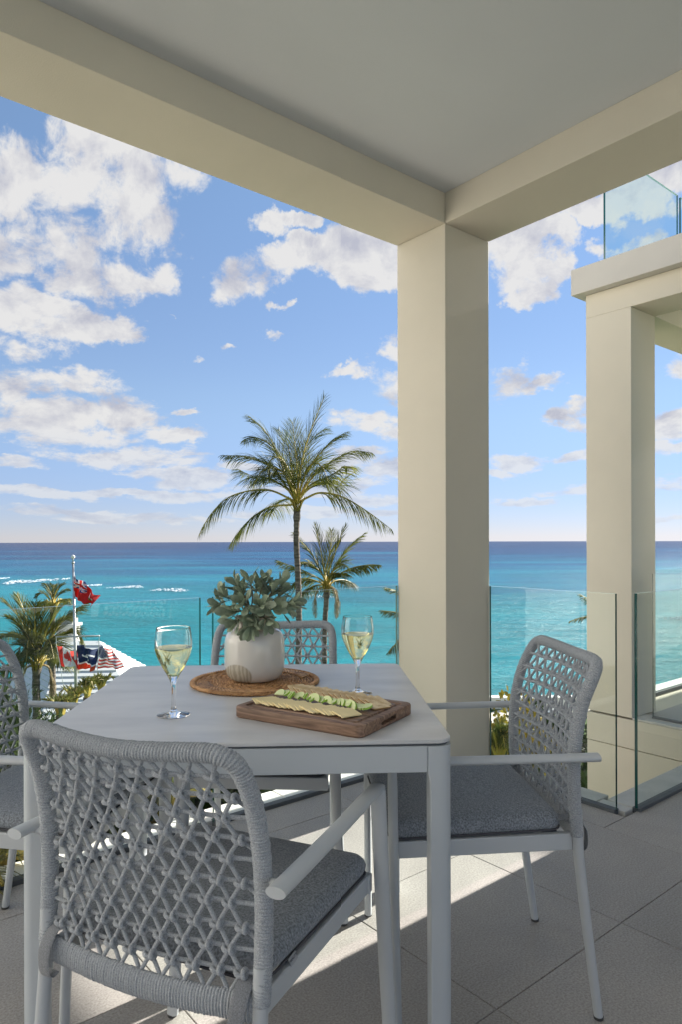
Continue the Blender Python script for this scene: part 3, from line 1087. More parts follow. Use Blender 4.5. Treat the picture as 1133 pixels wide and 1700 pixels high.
# ------------------------------------------------------------------ chairs
def chair_meshes():
    """all meshes of the rope chair; +Y is where the sitter looks"""
    D = {}
    zb = 0.447
    # path of the wrapped back frame: left foot end, over the top, to the right
    def half(s):
        return [(s * .2214, -.1990, .440), (s * .2222, -.1925, .52), (s * .2224, -.1915, .60), (s * .2215, -.1985, .68), (s * .2195, -.2150, .75), (s * .2165, -.2370, .800),
                (s * .2075, -.2525, .829), (s * .1890, -.2620, .8415), (s * .160, -.2665, .8440)]
    pts = half(-1) + [(-.08, -.2800, .8400), (0, -.2850, .8375), (.08, -.2800, .8400)] + half(1)[::-1]
    core = resample(catmull(pts, 14), 0.00075)

    def wrapped(path, ra, rb, pitch, seg, xaxis=None, tilt=0.12, seed=1):
        rg = random.Random(seed)
        jit = [rg.uniform(-1, 1) for _ in range(2000)]
        q = MB()
        n = len(path)
        vs = []
        prev = None
        s_ = 0
        for i, p in enumerate(path):
            t = (path[min(i + 1, n - 1)] - path[max(i - 1, 0)]).normalized()
            if i: s_ += (p - path[i - 1]).length
            if xaxis is not None:
                a = Vector(xaxis); a = (a - t * a.dot(t)).normalized()
            elif prev is None:
                a = t.cross(Vector((0, 1, 0))).normalized()
            else:
                a = (prev - t * prev.dot(t)).normalized()
            prev = a
            b = t.cross(a)
            for k in range(seg):
                th = 2 * math.pi * k / seg
                ph = s_ / pitch + th / (2 * math.pi) + tilt * math.sin(th)
                w = int(math.floor(ph))
                fr = ph - w
                j = jit[w % 2000]
                bulge = math.sqrt(max(0.0, 1 - (2 * fr - 1) ** 2))
                dr = 0.0031 * bulge * (1 + 0.12 * j) + 0.0006 * j * math.sin(th + j * 9)
                vs.append(p + a * ((ra + dr) * math.cos(th)) + b * ((rb + dr) * math.sin(th)))
        fs = [(i * seg + k, i * seg + (k + 1) % seg, (i + 1) * seg + (k + 1) % seg, (i + 1) * seg + k) for i in range(n - 1) for k in range(seg)]
        fs.append(tuple(range(seg))[::-1]); fs.append(tuple((n - 1) * seg + k for k in range(seg)))
        q.add(vs, fs)
        return q
    D['rope_wrapped_frame'] = (wrapped(core, .0122, .0122, .0054, 24).mesh('rope_wrapped_frame', True), M['rope_w'])
    lp = resample(catmull([(-.213, -.1995, .432), (-.1, -.214, .431), (0, -.219, .4305), (.1, -.214, .431), (.213, -.1995, .432)], 10), 0.00075)
    D['rope_wrapped_rail'] = (wrapped(lp, .0210, .0080, .0054, 26, xaxis=(0, 0, 1), seed=5).mesh('rope_wrapped_rail', True), M['rope_w'])
    # the knotted net
    fp = catmull(half(1)[:7], 10)

    def post(z):
        best = min(fp, key=lambda q: abs(q.z - z))
        return best.x, best.y

    def S(s, z):
        x, y = post(min(z, .82))
        k = (z - zb) / (.84 - zb)
        c = .016 + .018 * k
        return Vector((s * (x - .013), y - c * (1 - s * s), z))
    q = MB()
    ztop, zbot = .829, .452
    rows = 10
    dz_ = (ztop - zbot) / (rows + 0.55)
    W = .0415
    cr_ = .0037
    knots = {}
    rg = random.Random(3)
    for r_ in range(rows):
        z = ztop - dz_ * (r_ + 0.75)
        hw = post(min(z, .82))[0] - .013
        off = 0.5 if r_ % 2 else 0.0
        n_ = int(hw / W) + 1
        for k in range(-n_, n_ + 1):
            x = (k + off) * W
            if abs(x) > hw - .008: continue
            knots[(r_, k)] = S((x + rg.uniform(-.0012, .0012)) / hw, z + rg.uniform(-.0012, .0012) - .012 * 0)

    def cord(p0, p1, lift=0.0, sag=0.0):
        p0, p1 = Vector(p0), Vector(p1)
        m_ = (p0 + p1) / 2 + Vector((0, lift, 0)) + Vector((0, 0, -sag))
        q.sweep([p0, p0.lerp(m_, .5) + Vector((0, lift * .3, 0)), m_, m_.lerp(p1, .5) + Vector((0, lift * .3, 0)), p1], cr_, seg=7, cap=False)
    for (r_, k), p in knots.items():
        off = r_ % 2
        for kk in ((k - 1 + off), (k + off)):
            z2 = ztop - dz_ * (r_ + 1.75)
            tgt = knots.get((r_ + 1, kk))
            if tgt is None:
                x2 = (kk + (0.5 if (r_ + 1) % 2 else 0)) * W
                if r_ == rows - 1:
                    hw2 = .208
                    tgt = S(max(-1, min(1, x2 / hw2)), zbot - .006)
                else:
                    hw2 = post(z2)[0]
                    tgt = S(math.copysign(1.03, x2), (p.z + z2) / 2 - .004)
            cord(p, tgt, -0.0015 if kk == k else .0015)
        # row cord, behind the knots
        nx = knots.get((r_, k + 1))
        if nx is not None:
            cord(p + Vector((0, .003, 0)), nx + Vector((0, .003, 0)), .002, .0006)
        else:
            cord(p + Vector((0, .003, 0)), S(1.04, p.z + .001), .001)
        if knots.get((r_, k - 1)) is None:
            cord(p + Vector((0, .003, 0)), S(-1.04, p.z + .001), .001)
        if r_ == 0:
            for s_ in (-.5, .5):
                cord(p, S(max(-1, min(1, (p.x + s_ * W) / .208)), ztop + .004), 0)
        # knot: one loop across and one upright loop beside it
        tl = rg.uniform(-.25, .25)
        for (oc, axis, r1, r2) in ((Vector((-.0015, -.001, 0)), Vector((.25 + tl, .15, 1)), .0074, .0064), (Vector((.0070, -.0005, .0015)), Vector((1, .1, .3 + tl)), .0056, .0070)):
            ax_ = axis.normalized()
            e1 = ax_.cross(Vector((0, 1, 0))).normalized()
            e2 = ax_.cross(e1)
            ring = [p + oc + Vector((0, -.0030, 0)) + e1 * (r1 * math.cos(a)) + e2 * (r2 * math.sin(a)) for a in (2 * math.pi * i / 12 for i in range(12))]
            q.sweep(ring, .0039, seg=8, closed=True, cap=False)
    D['rope_net'] = (q.mesh('rope_net', True), M['rope'])
    # arm with front leg, as two parts
    for s, nm in ((-1, 'L'), (1, 'R')):
        q = MB()
        path = resample(catmull([(s * .2650, -.232, .6375), (s * .2640, -.12, .6370), (s * .2600, 0.05, .6360), (s * .2540, .20, .6345), (s * .2515, .2500, .6335)], 8), .02)
        q.sweep(path, .0172, .0095, 24, xaxis=(1, 0, 0))
        q.sweep([(s * .2640, -.196, .634), (s * .2300, -.193, .630)], .0062, seg=10)
        D['arm' + nm] = (q.mesh('armrest', True, 40), M['frame'])
        q = MB()
        def cen(z):
            t = max(0, 1 - z / .632)
            return Vector((s * (.2515 + .034 * t ** 1.2), .2555 - .006 * t, z))
        zs = [.640, .636, .62, .58, .5, .4, .3, .2, .1, .006]
        q.sweep([cen(z) for z in zs], [.010, .0155, .0172, .0176, .0174, .017, .0165, .016, .0155, .0150], [.0055, .0095, .0105, .0112, .0115, .0115, .011, .011, .011, .011], 20, xaxis=(1, 0, 0))
        D['fleg' + nm] = (q.mesh('front_leg', True, 50), M['frame'])
        q = MB()
        q.sweep([(s * .2214, -.1985, .50), (s * .2210, -.2020, .40), (s * .2185, -.2200, .25), (s * .2150, -.2535, .006)], [.0122, .0125, .0122, .0105], seg=20)
        D['rleg' + nm] = (q.mesh('rear_leg', True, 50), M['frame'])
        q = MB()
        q.lathe([(0, 0), (.0115, 0), (.0118, .0065), (0, .0065)], 16)
        D['glide'] = (q.mesh('foot_glide'), M['glide'])
    # seat frame
    q = MB()
    q.box((0, .2480, .4250), (.237, .0095, .0195))
    for s in (-1, 1):
        p0, p1 = Vector((s * .2235, .2400, .425)), Vector((s * .2065, -.190, .423))
        d = (p1 - p0).normalized()
        q.box((p0 + p1) / 2, ((p1 - p0).length / 2, .010, .0195), 0, (d, ZX.cross(d), ZX))
    me = q.mesh('seat_frame')
    D['frame'] = (me, M['frame'])
    q = MB()
    for k in range(7):
        q.box((0, -.14 + k * .06, .4405), (.205, .018, .002))
    D['slats'] = (q.mesh('seat_sling'), M['dark_fabric'])
    # cushion
    q = MB()
    hx, hy = .232, .215
    cy = .045
    lo = []
    for ins, z in ((.010, .4490), (.003, .4520), (0, .459), (-.001, .467), (.002, .476), (.008, .483), (.018, .4875), (.04, .4905), (.08, .4925), (.13, .4935), (.18, .4938)):
        lo.append([(x, y + cy, zz) for x, y, zz in rrect(hx - ins, hy - ins, max(.035 - ins * .5, .008), z, 6, .10)])
    # sag and puff
    def wob(p):
        x, y, z = p
        if z > .47:
            z += .004 * noise.noise(Vector((x * 9, y * 9, 3)))
        return (x + .0015 * noise.noise(Vector((y * 18, z * 30, 1))), y, z)
    lo = [[wob(p) for p in l] for l in lo]
    loft(q, lo)
    D['cushion'] = (q.mesh('seat_cushion', True), M['cushion'])
    q = MB()
    loop = [Vector((x, y + cy, .4500)) for x, y, z in rrect(hx - .001, hy - .001, .035, 0, 6, .10)]
    q.sweep(loop, .0026, seg=8, closed=True, cap=False)
    D['piping'] = (q.mesh('piping', True), M['dark_fabric'])
    # straps around the rear rail
    q = MB()
    w = .0135
    prof = [(-.150, .458), (-.165, .472), (-.188, .478), (-.212, .472), (-.232, .452), (-.237, .430), (-.236, .408), (-.228, .398), (-.216, .402)]
    pp = catmull([(0, y, z) for y, z in prof], 6)
    q.sweep(pp, w, .0016, 12, xaxis=(1, 0, 0))
    D['strap'] = (q.mesh('strap', True, 50), M['strap'])
    q = MB()
    q.box((0, 0, 0), (.014, .0005, .0065))
    D['tag'] = (q.mesh('tag'), M['tag'])
    for k in D:
        me, m = D[k]
        if not me.materials: me.materials.append(m)
    return {k: v[0] for k, v in D.items()}


CM = chair_meshes()


def make_chair():
    c = thing('rope_armchair', 'x', 'chair', (0, 0, 0), 0, 'grey rope armchairs round the dining table')

    def p(name, key, parent=c):
        o = bpy.data.objects.new(name, CM[key])
        C.objects.link(o)
        o.parent = parent
        return o
    p('rope_wrapped_frame', 'rope_wrapped_frame')
    p('rope_wrapped_rail', 'rope_wrapped_rail')
    p('rope_net', 'rope_net')
    for s, nm in ((-1, 'L'), (1, 'R')):
        p('armrest', 'arm' + nm)
        l1 = p('front_leg', 'fleg' + nm)
        l2 = p('rear_leg', 'rleg' + nm)
        g = p('foot_glide', 'glide', l1); g.location = (s * .2855, .2495, 0)
        g = p('foot_glide', 'glide', l2); g.location = (s * .2150, -.2540, 0)
        st = p('strap', 'strap'); st.location = (s * .138, 0, 0); st.rotation_euler = (0, s * .08, s * .10)
    sf = p('seat_frame', 'frame')
    md = sf.modifiers.new('b', 'BEVEL'); md.width = .003; md.segments = 2
    p('seat_sling', 'slats', sf)
    cu = p('seat_cushion', 'cushion')
    p('piping', 'piping', cu)
    tg = p('tag', 'tag', cu)
    tg.location = (.2185, -.085, .447)
    tg.rotation_euler = (R(-25), 0, R(92.5))
    return c


chair = make_chair()
spots = [(-.2522, 1.3363, .4037, 1.0, 'rope armchair nearest the viewer, turned with its knotted back to the camera'),
         (.3536, 1.8585, -1.6477, 1.02, 'rope armchair at the right side of the table, in front of the glass corner'),
         (-.2647, 2.3389, -3.0846, 1.0, 'rope armchair at the far side of the table, behind the vase'),
         (-.8507, 1.9177, 1.7308, 1.0, 'rope armchair at the left side of the table, cut off by the view')]
for i, (x, y, th, sz, lab) in enumerate(spots):
    c = chair if i == 0 else copy_tree(chair)
    c.location = (x, y, 0)
    c.rotation_euler = (0, 0, -th)
    c.scale = (1, 1, sz)
    c['label'] = lab
# print on the near chair's cushion tag
cur = bpy.data.curves.new('lettering', 'FONT')
cur.body = 'MANUTTI'
cur.size = .0062
cur.extrude = .0001
cur.align_x = 'CENTER'
cur.align_y = 'CENTER'
tmp = bpy.data.objects.new('lettering', cur)
C.objects.link(tmp)
dg = bpy.context.evaluated_depsgraph_get()
tm = bpy.data.meshes.new_from_object(tmp.evaluated_get(dg))
bpy.data.objects.remove(tmp)
tagobj = None
for ch in chair.children:
    if ch.name.startswith('seat_cushion'):
        for g in ch.children:
            if g.name.startswith('tag'): tagobj = g
tm.transform(Matrix.Rotation(R(90), 4, 'X'))
tm.transform(Matrix.Translation((0, -.0008, .0008)))
tm.materials.append(M['ink'])
tm2 = tagobj.data.copy()
bmx = bmesh.new(); bmx.from_mesh(tm2)
n0 = len(bmx.faces)
bmx.from_mesh(tm)
bmx.faces.ensure_lookup_table()
for f in bmx.faces[n0:]: f.material_index = 1
bmx.to_mesh(tm2); bmx.free()
tm2.materials.append(M['ink'])
tagobj.data = tm2

# ------------------------------------------------------------------ things on the table
TZ = 0.750


def table_pt(u, v, z=TZ):
    q = px_dir(u, v)
    d = (EYE - z) / -q.z
    return Vector((q.x * d, d, z))


def placemat():
    c = table_pt(422, 1132.5)
    Rm = .187
    o = thing('woven_placemat', 'round brown rattan placemat under the vase', 'placemat', c)
    mb = MB()
    # spiral sector strands: short arcs running slantwise, coil by coil
    nr = 17
    for i in range(nr):
        r = .030 + (Rm - .045) * i / (nr - 1)
        n = 168
        pts = []
        for k in range(n):
            a = 2 * math.pi * k / n
            w = .0016 * math.sin(a * 28 + i * math.pi)
            swirl = .0
            pts.append(((r + swirl) * math.cos(a), (r + swirl) * math.sin(a), .0048 + w))
        mb.sweep(pts, .0021, .0017, 6, closed=True, cap=False)
    w = tag(mb.build('coil', M['rattan'], o, True), kind='stuff')
    mb = MB()
    for k in range(56):
        a = 2 * math.pi * k / 56
        pts = []
        for j in range(7):
            r = .02 + (Rm - .022) * j / 6
            b = a + 0.5 * (r / Rm) ** 2
            pts.append((r * math.cos(b), r * math.sin(b), .0045 + .0018 * math.sin(j * 3.14 + k * 3.14)))
        mb.sweep(pts, .0021, .0014, 5)
    tag(mb.build('spoke', M['rattan'], o, True), kind='stuff')
    mb = MB()
    n = 168
    for ph in (0, math.pi * 2 / 3, math.pi * 4 / 3):
        pts = []
        for k in range(n * 2):
            a = 2 * math.pi * k / (n * 2)
            t = a * 42 + ph
            rr = Rm - .009 + .0055 * math.cos(t) 
            pts.append((rr * math.cos(a), rr * math.sin(a), .0062 + .003 * math.sin(t)))
        mb.sweep(pts, .0030, seg=6, closed=True, cap=False)
    mb.build('braided_rim', M['rattan'], o, True)
    # broad plaited band with raised ridges between coil and rim
    mb = MB()
    for k in range(84):
        a = 2 * math.pi * k / 84
        if not (math.sin(a * 2 - 0.5) > -0.1): continue
        pts = []
        for j in range(6):
            r = Rm - .055 + .05 * j / 5
            b = a + .32 * j / 5
            pts.append((r * math.cos(b), r * math.sin(b), .0072 + .0022 * math.sin(j / 5 * math.pi)))
        mb.sweep(pts, .0038, .0017, 6)
    tag(mb.build('plaited_band', M['rattan'], o, True), kind='stuff')
    return c


pm = placemat()


def vase():
    c = Vector((pm.x - .002, pm.y + .004, TZ + .0095))
    o = thing('ceramic_vase', 'squat cream glazed vase with a brown marbled patch, on the woven placemat', 'vase', c)
    prof = [(0.0, 0.0), (.056, 0.0), (.067, .003), (.077, .012), (.0835, .027), (.0862, .045), (.0868, .070), (.0866, .100), (.0850, .118), (.0805, .131), (.0735, .140), (.0655, .1455), (.0605, .1500), (.0580, .157), (.0572, .166), (.0575, .178),
            (.0580, .182), (.0565, .1835), (.0540, .182), (.0530, .170), (.0545, .155), (.060, .143), (.078, .12), (.081, .05), (.06, .008), (0, .006)]
    mb = MB()
    sm = catmull([(r, 0, z) for r, z in prof[1:]], 3)
    mb.lathe([(0, 0)] + [(max(p.x, 0), p.z) for p in sm], 72)
    body = mb.build('vase_body', M['vase'], o, True, 60)
    # glaze: brown patch low on the front, bare band at the neck
    m = M['vase']
    t = m.node_tree
    b = t.nodes['Principled BSDF']
    src = b.inputs['Base Color'].links[0].from_socket
    tcn = t.nodes.new('ShaderNodeTexCoord')
    sp = t.nodes.new('ShaderNodeSeparateXYZ')
    t.links.new(tcn.outputs['Object'], sp.inputs[0])

    def mth(op, x, y):
        q = t.nodes.new('ShaderNodeMath'); q.operation = op
        for i, z in enumerate((x, y)):
            if isinstance(z, (int, float)): q.inputs[i].default_value = z
            else: t.links.new(z, q.inputs[i])
        return q.outputs[0]
    X = mth('MULTIPLY', mth('SUBTRACT', sp.outputs[0], -.040), 1 / .042)
    Z = mth('MULTIPLY', mth('SUBTRACT', sp.outputs[2], .022), 1 / .033)
    rr = mth('ADD', mth('MULTIPLY', X, X), mth('MULTIPLY', Z, Z))
    front = mth('LESS_THAN', sp.outputs[1], 0.0)
    nz_ = t.nodes.new('ShaderNodeTexNoise'); nz_.inputs['Scale'].default_value = 30; nz_.inputs['Detail'].default_value = 5
    wv = t.nodes.new('ShaderNodeTexWave'); wv.inputs['Scale'].default_value = 28; wv.inputs['Distortion'].default_value = 7; wv.inputs['Detail'].default_value = 2
    mr1 = t.nodes.new('ShaderNodeMapRange'); mr1.inputs['From Min'].default_value = 1.12; mr1.inputs['From Max'].default_value = .92
    t.links.new(rr, mr1.inputs['Value'])
    fac = mth('MULTIPLY', mr1.outputs[0], front)
    fac = mth('MULTIPLY', fac, .85)
    cw = t.nodes.new('ShaderNodeValToRGB')
    cw.color_ramp.elements[0].color = (0.33, 0.29, 0.22, 1)
    cw.color_ramp.elements[1].color = (0.52, 0.47, 0.36, 1)
    t.links.new(tcn.outputs['Object'], wv.inputs[0])
    t.links.new(wv.outputs[1], cw.inputs[0])
    m1 = t.nodes.new('ShaderNodeMix'); m1.data_type = 'RGBA'
    t.links.new(fac, m1.inputs[0]); t.links.new(src, m1.inputs[6]); t.links.new(cw.outputs[0], m1.inputs[7])
    mr2 = t.nodes.new('ShaderNodeMapRange'); mr2.inputs['From Min'].default_value = .140; mr2.inputs['From Max'].default_value = .152
    t.links.new(sp.outputs[2], mr2.inputs['Value'])
    m2 = t.nodes.new('ShaderNodeMix'); m2.data_type = 'RGBA'
    t.links.new(mr2.outputs[0], m2.inputs[0]); t.links.new(m1.outputs[2], m2.inputs[6]); m2.inputs[7].default_value = (.50, .42, .33, 1)
    t.links.new(m2.outputs[2], b.inputs['Base Color'])
    return c


vc = vase()


def leaf_mesh(L_, W_, curl, fold, seed):
    mb = MB()
    n = 13
    vs, fs = [], []
    rg = random.Random(seed)
    tw = rg.uniform(-.25, .25)
    for i in range(n + 1):
        t = i / n
        # obovate: stalked base, widest beyond the middle, rounded tip
        w = W_ * (max(.09, (t / .66) ** 1.15) if t < .66 else math.sqrt(max(0.0, 1 - ((t - .66) / .34) ** 2)))
        if i == n: w = W_ * .12
        z = curl * L_ * (t * t)
        a = tw * t
        for s in (-1, -.5, 0, .5, 1):
            x = s * w
            zz = z + abs(s) * w * fold + .0008 * math.sin(t * 9 + s * 2)
            vs.append((x * math.cos(a), L_ * t, zz + x * math.sin(a)))
    for i in range(n):
        for k in range(4):
            fs.append((i * 5 + k, i * 5 + k + 1, (i + 1) * 5 + k + 1, (i + 1) * 5 + k))
    mb.add(vs, fs)
    # raised midrib
    mb.sweep([(0, L_ * t, curl * L_ * t * t + .0006) for t in (0, .3, .6, .9)], [.0011, .0009, .0006, .0003], seg=5)
    me = mb.mesh('leaf', True)
    me.materials.append(M['vaseleaf'])
    return me


def foliage():
    o = thing('leafy_branches', 'bunch of grey green leafy branches standing in the cream vase', 'foliage', vc)
    random.seed(21)
    kinds = [leaf_mesh(rnd(.052, .066), rnd(.0105, .0135), rnd(-.22, .12), rnd(.10, .35), i) for i in range(10)]
    # rosettes given by where they appear on the photograph (pixel, metres ahead) and where they point
    d0 = vc.y
    ros = [(416, 1036, -.088, (-.1, -.8, -.6), 8), (392, 1030, -.07, (-.6, -.7, -.25), 8), (441, 1028, -.075, (.35, -.8, -.35), 7), (402, 985, .00, (-.25, -.2, 1), 8), (425, 975, .02, (.0, .1, 1), 7), (452, 982, -.01, (.25, -.1, 1), 9), (462, 990, .03, (.5, .1, .8), 8), (480, 1000, -.02, (1, -.2, .25), 8),
           (375, 990, .01, (-.7, -.1, .8), 9), (388, 1015, -.04, (-.9, -.5, .1), 9), (368, 1005, .02, (-1, .1, .3), 7), (418, 1022, -.075, (-.2, -1, -.35), 10), (430, 1005, -.06, (.1, -1, .35), 8), (405, 1000, -.05, (-.3, -.9, .5), 8),
           (450, 1008, -.05, (.5, -.9, .2), 8), (440, 990, .04, (.1, .8, .6), 7), (400, 1000, .06, (-.5, .9, .4), 7), (470, 1010, .04, (.9, .6, .0), 6), (436, 970, .0, (.1, .0, 1), 6), (415, 968, -.02, (-.2, -.1, 1), 6), (392, 972, .0, (-.6, .1, .8), 5), (466, 974, .0, (.5, .1, 1), 6)]
    base = vc + Vector((0, 0, .165))
    sm = MB()
    for (u, v, dd, dirn, n) in ros:
        p = P(u, v, d0 + dd)
        ax = Vector(dirn).normalized()
        mid = base.lerp(p, .5) + Vector((0, 0, .015))
        sm.sweep([x - vc for x in catmull([base + Vector((rnd(-.02, .02), rnd(-.02, .02), 0)), mid, p], 5)], .0022, seg=6)
        e1 = ax.orthogonal().normalized()
        e2 = ax.cross(e1)
        a0 = rnd(0, 6)
        n += 2
        for k in range(n):
            a = a0 + k * 2.399
            spread = .35 + .75 * (k / n)
            if k > n - 2: spread = 1.25
            dv = (ax * math.cos(spread) + (e1 * math.cos(a) + e2 * math.sin(a)) * math.sin(spread)).normalized()
            dv = (dv + Vector((0, 0, -.18 * spread))).normalized()
            nrm = (ax - dv * ax.dot(dv)).normalized()
            xs = dv.cross(nrm)
            m4 = Matrix((xs, dv, nrm)).transposed().to_4x4()
            # leaf grows along its own +Y
            m4 = Matrix.Translation(p - ax * (.016 * k / n) - vc) @ m4 @ Matrix.Scale(rnd(.72, 1.05), 4)
            lf = bpy.data.objects.new('leaf', kinds[random.randrange(10)])
            C.objects.link(lf)
            lf.parent = o
            lf.matrix_local = m4
    sm.build('stem', M['stem'], o, True)


foliage()


def wine_glass(c, label, star_az, fill=.160):
    o = thing('wine_glass', label, 'wine glass', c + Vector((0, 0, .0005)), 0, 'glasses of white wine')
    outer = [(.0, .0), (.0365, .0), (.0378, .0008), (.0375, .0018), (.026, .0042), (.013, .0075), (.0075, .0125), (.0052, .022), (.0045, .040), (.0045, .058), (.0056, .072), (.0090, .083), (.0135, .0925), (.0200, .1035), (.0300, .1215), (.0382, .1400), (.0425, .1560), (.0436, .1660), (.0432, .1760), (.0418, .1900), (.0394, .2055), (.03895, .2062), (.0385, .2055),
             (.0408, .1900), (.0422, .1760), (.0425, .1660), (.0414, .1562), (.0371, .1405), (.0289, .1222), (.0188, .1047), (.0115, .0975), (.005, .0945), (0, .094)]
    mb = MB()
    sm = [outer[0]] + [(max(0, p.x), p.z) for p in catmull([(r, 0, z) for r, z in outer[1:]], 2)]
    mb.lathe(sm, 64)
    mb.build('glass', M['glass'], o, True, 60)
    inner = [(0, .0939), (.0055, .0943), (.0120, .0972), (.0193, .1044), (.0294, .1219), (.0376, .1402), (.0419, .1560)]
    inner = [p for p in inner if p[1] < fill] + [(.0425, fill), (.0405, fill + .0002), (0, fill)]
    mb = MB()
    mb.lathe(inner, 64)
    mb.build('wine', M['wine'], o, True, 30)
    # eight pointed star mark on the bowl
    mb = MB()
    a0 = star_az
    r0, z0 = .0340, .1295
    vs = [(0, 0)]
    for k in range(16):
        rr = (.0078 if k % 4 == 0 else .0058) if k % 2 == 0 else .0009
        vs.append((rr * math.cos(k * math.pi / 8), rr * math.sin(k * math.pi / 8)))
    pts = []
    for x, y in vs:
        z = z0 + y
        rs = r0 + .0006 + (z - z0) * .42
        a = a0 + x / r0
        pts.append((rs * math.cos(a), rs * math.sin(a), z))
    mb.add(pts, [(0, i, i % 16 + 1) for i in range(1, 17)])
    mb.build('star_mark', M['star'], o)
    return o


wine_glass(table_pt(286, 1186), 'glass of white wine at the left of the vase, nearer the viewer', R(-108))
wine_glass(table_pt(593.5, 1151.5), 'glass of white wine at the right of the vase, behind the cheese board', R(-86))


def board():
    # corner towards the viewer and the two directions of its sides
    c0 = table_pt(599, 1228)
    cl = table_pt(387, 1190)
    ex = (cl - c0)
    Lx = ex.length + .004
    ang = math.atan2(-ex.y, -ex.x)
    Wy = .248
    X = Vector((math.cos(ang), math.sin(ang), 0))
    Y = Vector((-math.sin(ang), math.cos(ang), 0))
    c = c0 - X * (Lx / 2) + Y * (Wy / 2)
    o = thing('cutting_board', 'walnut cutting board with juice groove and side handle slots, laid out with snacks', 'cutting board', c, ang)
    hx, hy, T = Lx / 2, Wy / 2, .0265
    mb = MB()
    lo = []
    for ins, z, r in ((.003, 0, .016), (0, .003, .018), (0, T - .0035, .018), (.001, T - .001, .018), (.003, T, .016), (.018, T, .012), (.0195, T - .003, .012), (.0235, T - .0045, .011), (.0275, T - .003, .010), (.029, T, .010)):
        lo.append(rrect(hx - ins, hy - ins, r, z, 6))
    loft(mb, lo)
    ob = mb.build('board', M['wood'], o, True, 35)
    # handle slots cut into both ends
    cm = MB()
    for s in (-1, 1):
        ring = []
        for k in range(20):
            a = 2 * math.pi * k / 20
            y = .030 * (1 if math.cos(a) > 0 else -1) + .0052 * math.cos(a)
            ring.append((y, T * .5 + .0052 * math.sin(a)))
        l0 = [(s * (hx - .013), y, z) for y, z in ring]
        l1 = [(s * (hx + .02), y, z) for y, z in ring]
        loft(cm, [l0, l1] if s > 0 else [l1, l0])
    cut = cm.build('cutter', None)
    cut.matrix_world = Matrix.Identity(4)
    ob2 = bpy.data.objects.new('tmp', ob.data)
    C.objects.link(ob2)
    md = ob2.modifiers.new('b', 'BOOLEAN')
    md.object = cut
    md.operation = 'DIFFERENCE'
    md.solver = 'EXACT'
    dg = bpy.context.evaluated_depsgraph_get()
    dg.update()
    me = bpy.data.meshes.new_from_object(ob2.evaluated_get(dg))
    if len(me.polygons) > 50:
        ob.data = me
        me.set_sharp_from_angle(angle=R(35))
    bpy.data.objects.remove(ob2)
    bpy.data.objects.remove(cut)
    zt = TZ + T

    def wp(x, y, z): return c + X * x + Y * y + Vector((0, 0, z))
    random.seed(11)
    # cheese: overlapping thin triangles/rectangles in a row along the near side
    n = 22
    ch_meshes = []
    for v in range(4):
        q = MB()
        w_, l_ = rnd(.014, .017), rnd(.050, .058)
        th = .0024
        prof = [(-w_, -l_ / 2), (w_ * .9, -l_ / 2 + .002), (w_ * .95, l_ / 2), (-w_ * .9, l_ / 2 - .001)]
        loft(q, [[(x, y, 0) for x, y in prof], [(x * .98, y * .98, th) for x, y in prof]])
        me = q.mesh('cheese_slice'); me.materials.append(M['cheese']); ch_meshes.append(me)
    for k in range(n):
        t = k / (n - 1)
        x = -hx + .046 + t * (Lx - .112)
        y = -hy + .060 + .004 * math.sin(k * 1.7) + rnd(-.0015, .0015)
        s = bpy.data.objects.new('cheese_slice', ch_meshes[k % 4])
        C.objects.link(s)
        s.location = wp(x, y, T + .0035 + .0020)
        s.rotation_euler = (0, R(12 + rnd(-3, 3)), ang + R(-28 + rnd(-8, 8)))
        tag(s, f'thin cheese slice, {NTH[k]} from the left in the near row on the board', 'cheese slice', 'overlapping cheese slices on the board')
    # crackers: along the far side
    cms = []
    for v in range(3):
        q = MB()
        hs, th = .0235, .0040
        loft(q, [rrect(hs, hs, .004, 0, 3), rrect(hs + .0006, hs + .0006, .004, th * .7, 3)], 1, cap1=False)
        loft(q, [rrect(hs + .0006, hs + .0006, .004, th * .7, 3), rrect(hs - .001, hs - .001, .004, th, 3)], 0, cap0=False)
        for i in range(4):
            for j in range(4):
                q.lathe([(0, th + .0001), (.0007, th + .0001)], 6, 1, c=(-.0135 + i * .009, -.0135 + j * .009, 0))
        me = q.mesh('cracker'); me.materials.append(M['cracker']); me.materials.append(M['toast']); cms.append(me)
    n = 14
    for k in range(n):
        t = k / (n - 1)
        x = -hx + .052 + t * (Lx - .112)
        y = hy - .056 + .003 * math.sin(k * 2.1) - .012 * t
        s = bpy.data.objects.new('cracker', cms[k % 3])
        C.objects.link(s)
        s.location = wp(x, y, T + .0050)
        s.rotation_euler = (R(rnd(-2, 2)), R(20 + rnd(-4, 4)), ang + R(-22 + rnd(-11, 11)))
        tag(s, f'square cracker, {NTH[k]} from the left in the far row on the board', 'cracker', 'overlapping crackers on the board')
    s = bpy.data.objects.new('cracker', cms[0]); C.objects.link(s)
    s.location = wp(hx - .052, hy - .085, T + .0008); s.rotation_euler = (0, 0, ang + R(-30))
    tag(s, 'square cracker lying flat by itself near the right end of the board', 'cracker')
    # apple wedges: thin half-moon slices with green skin
    ams = []
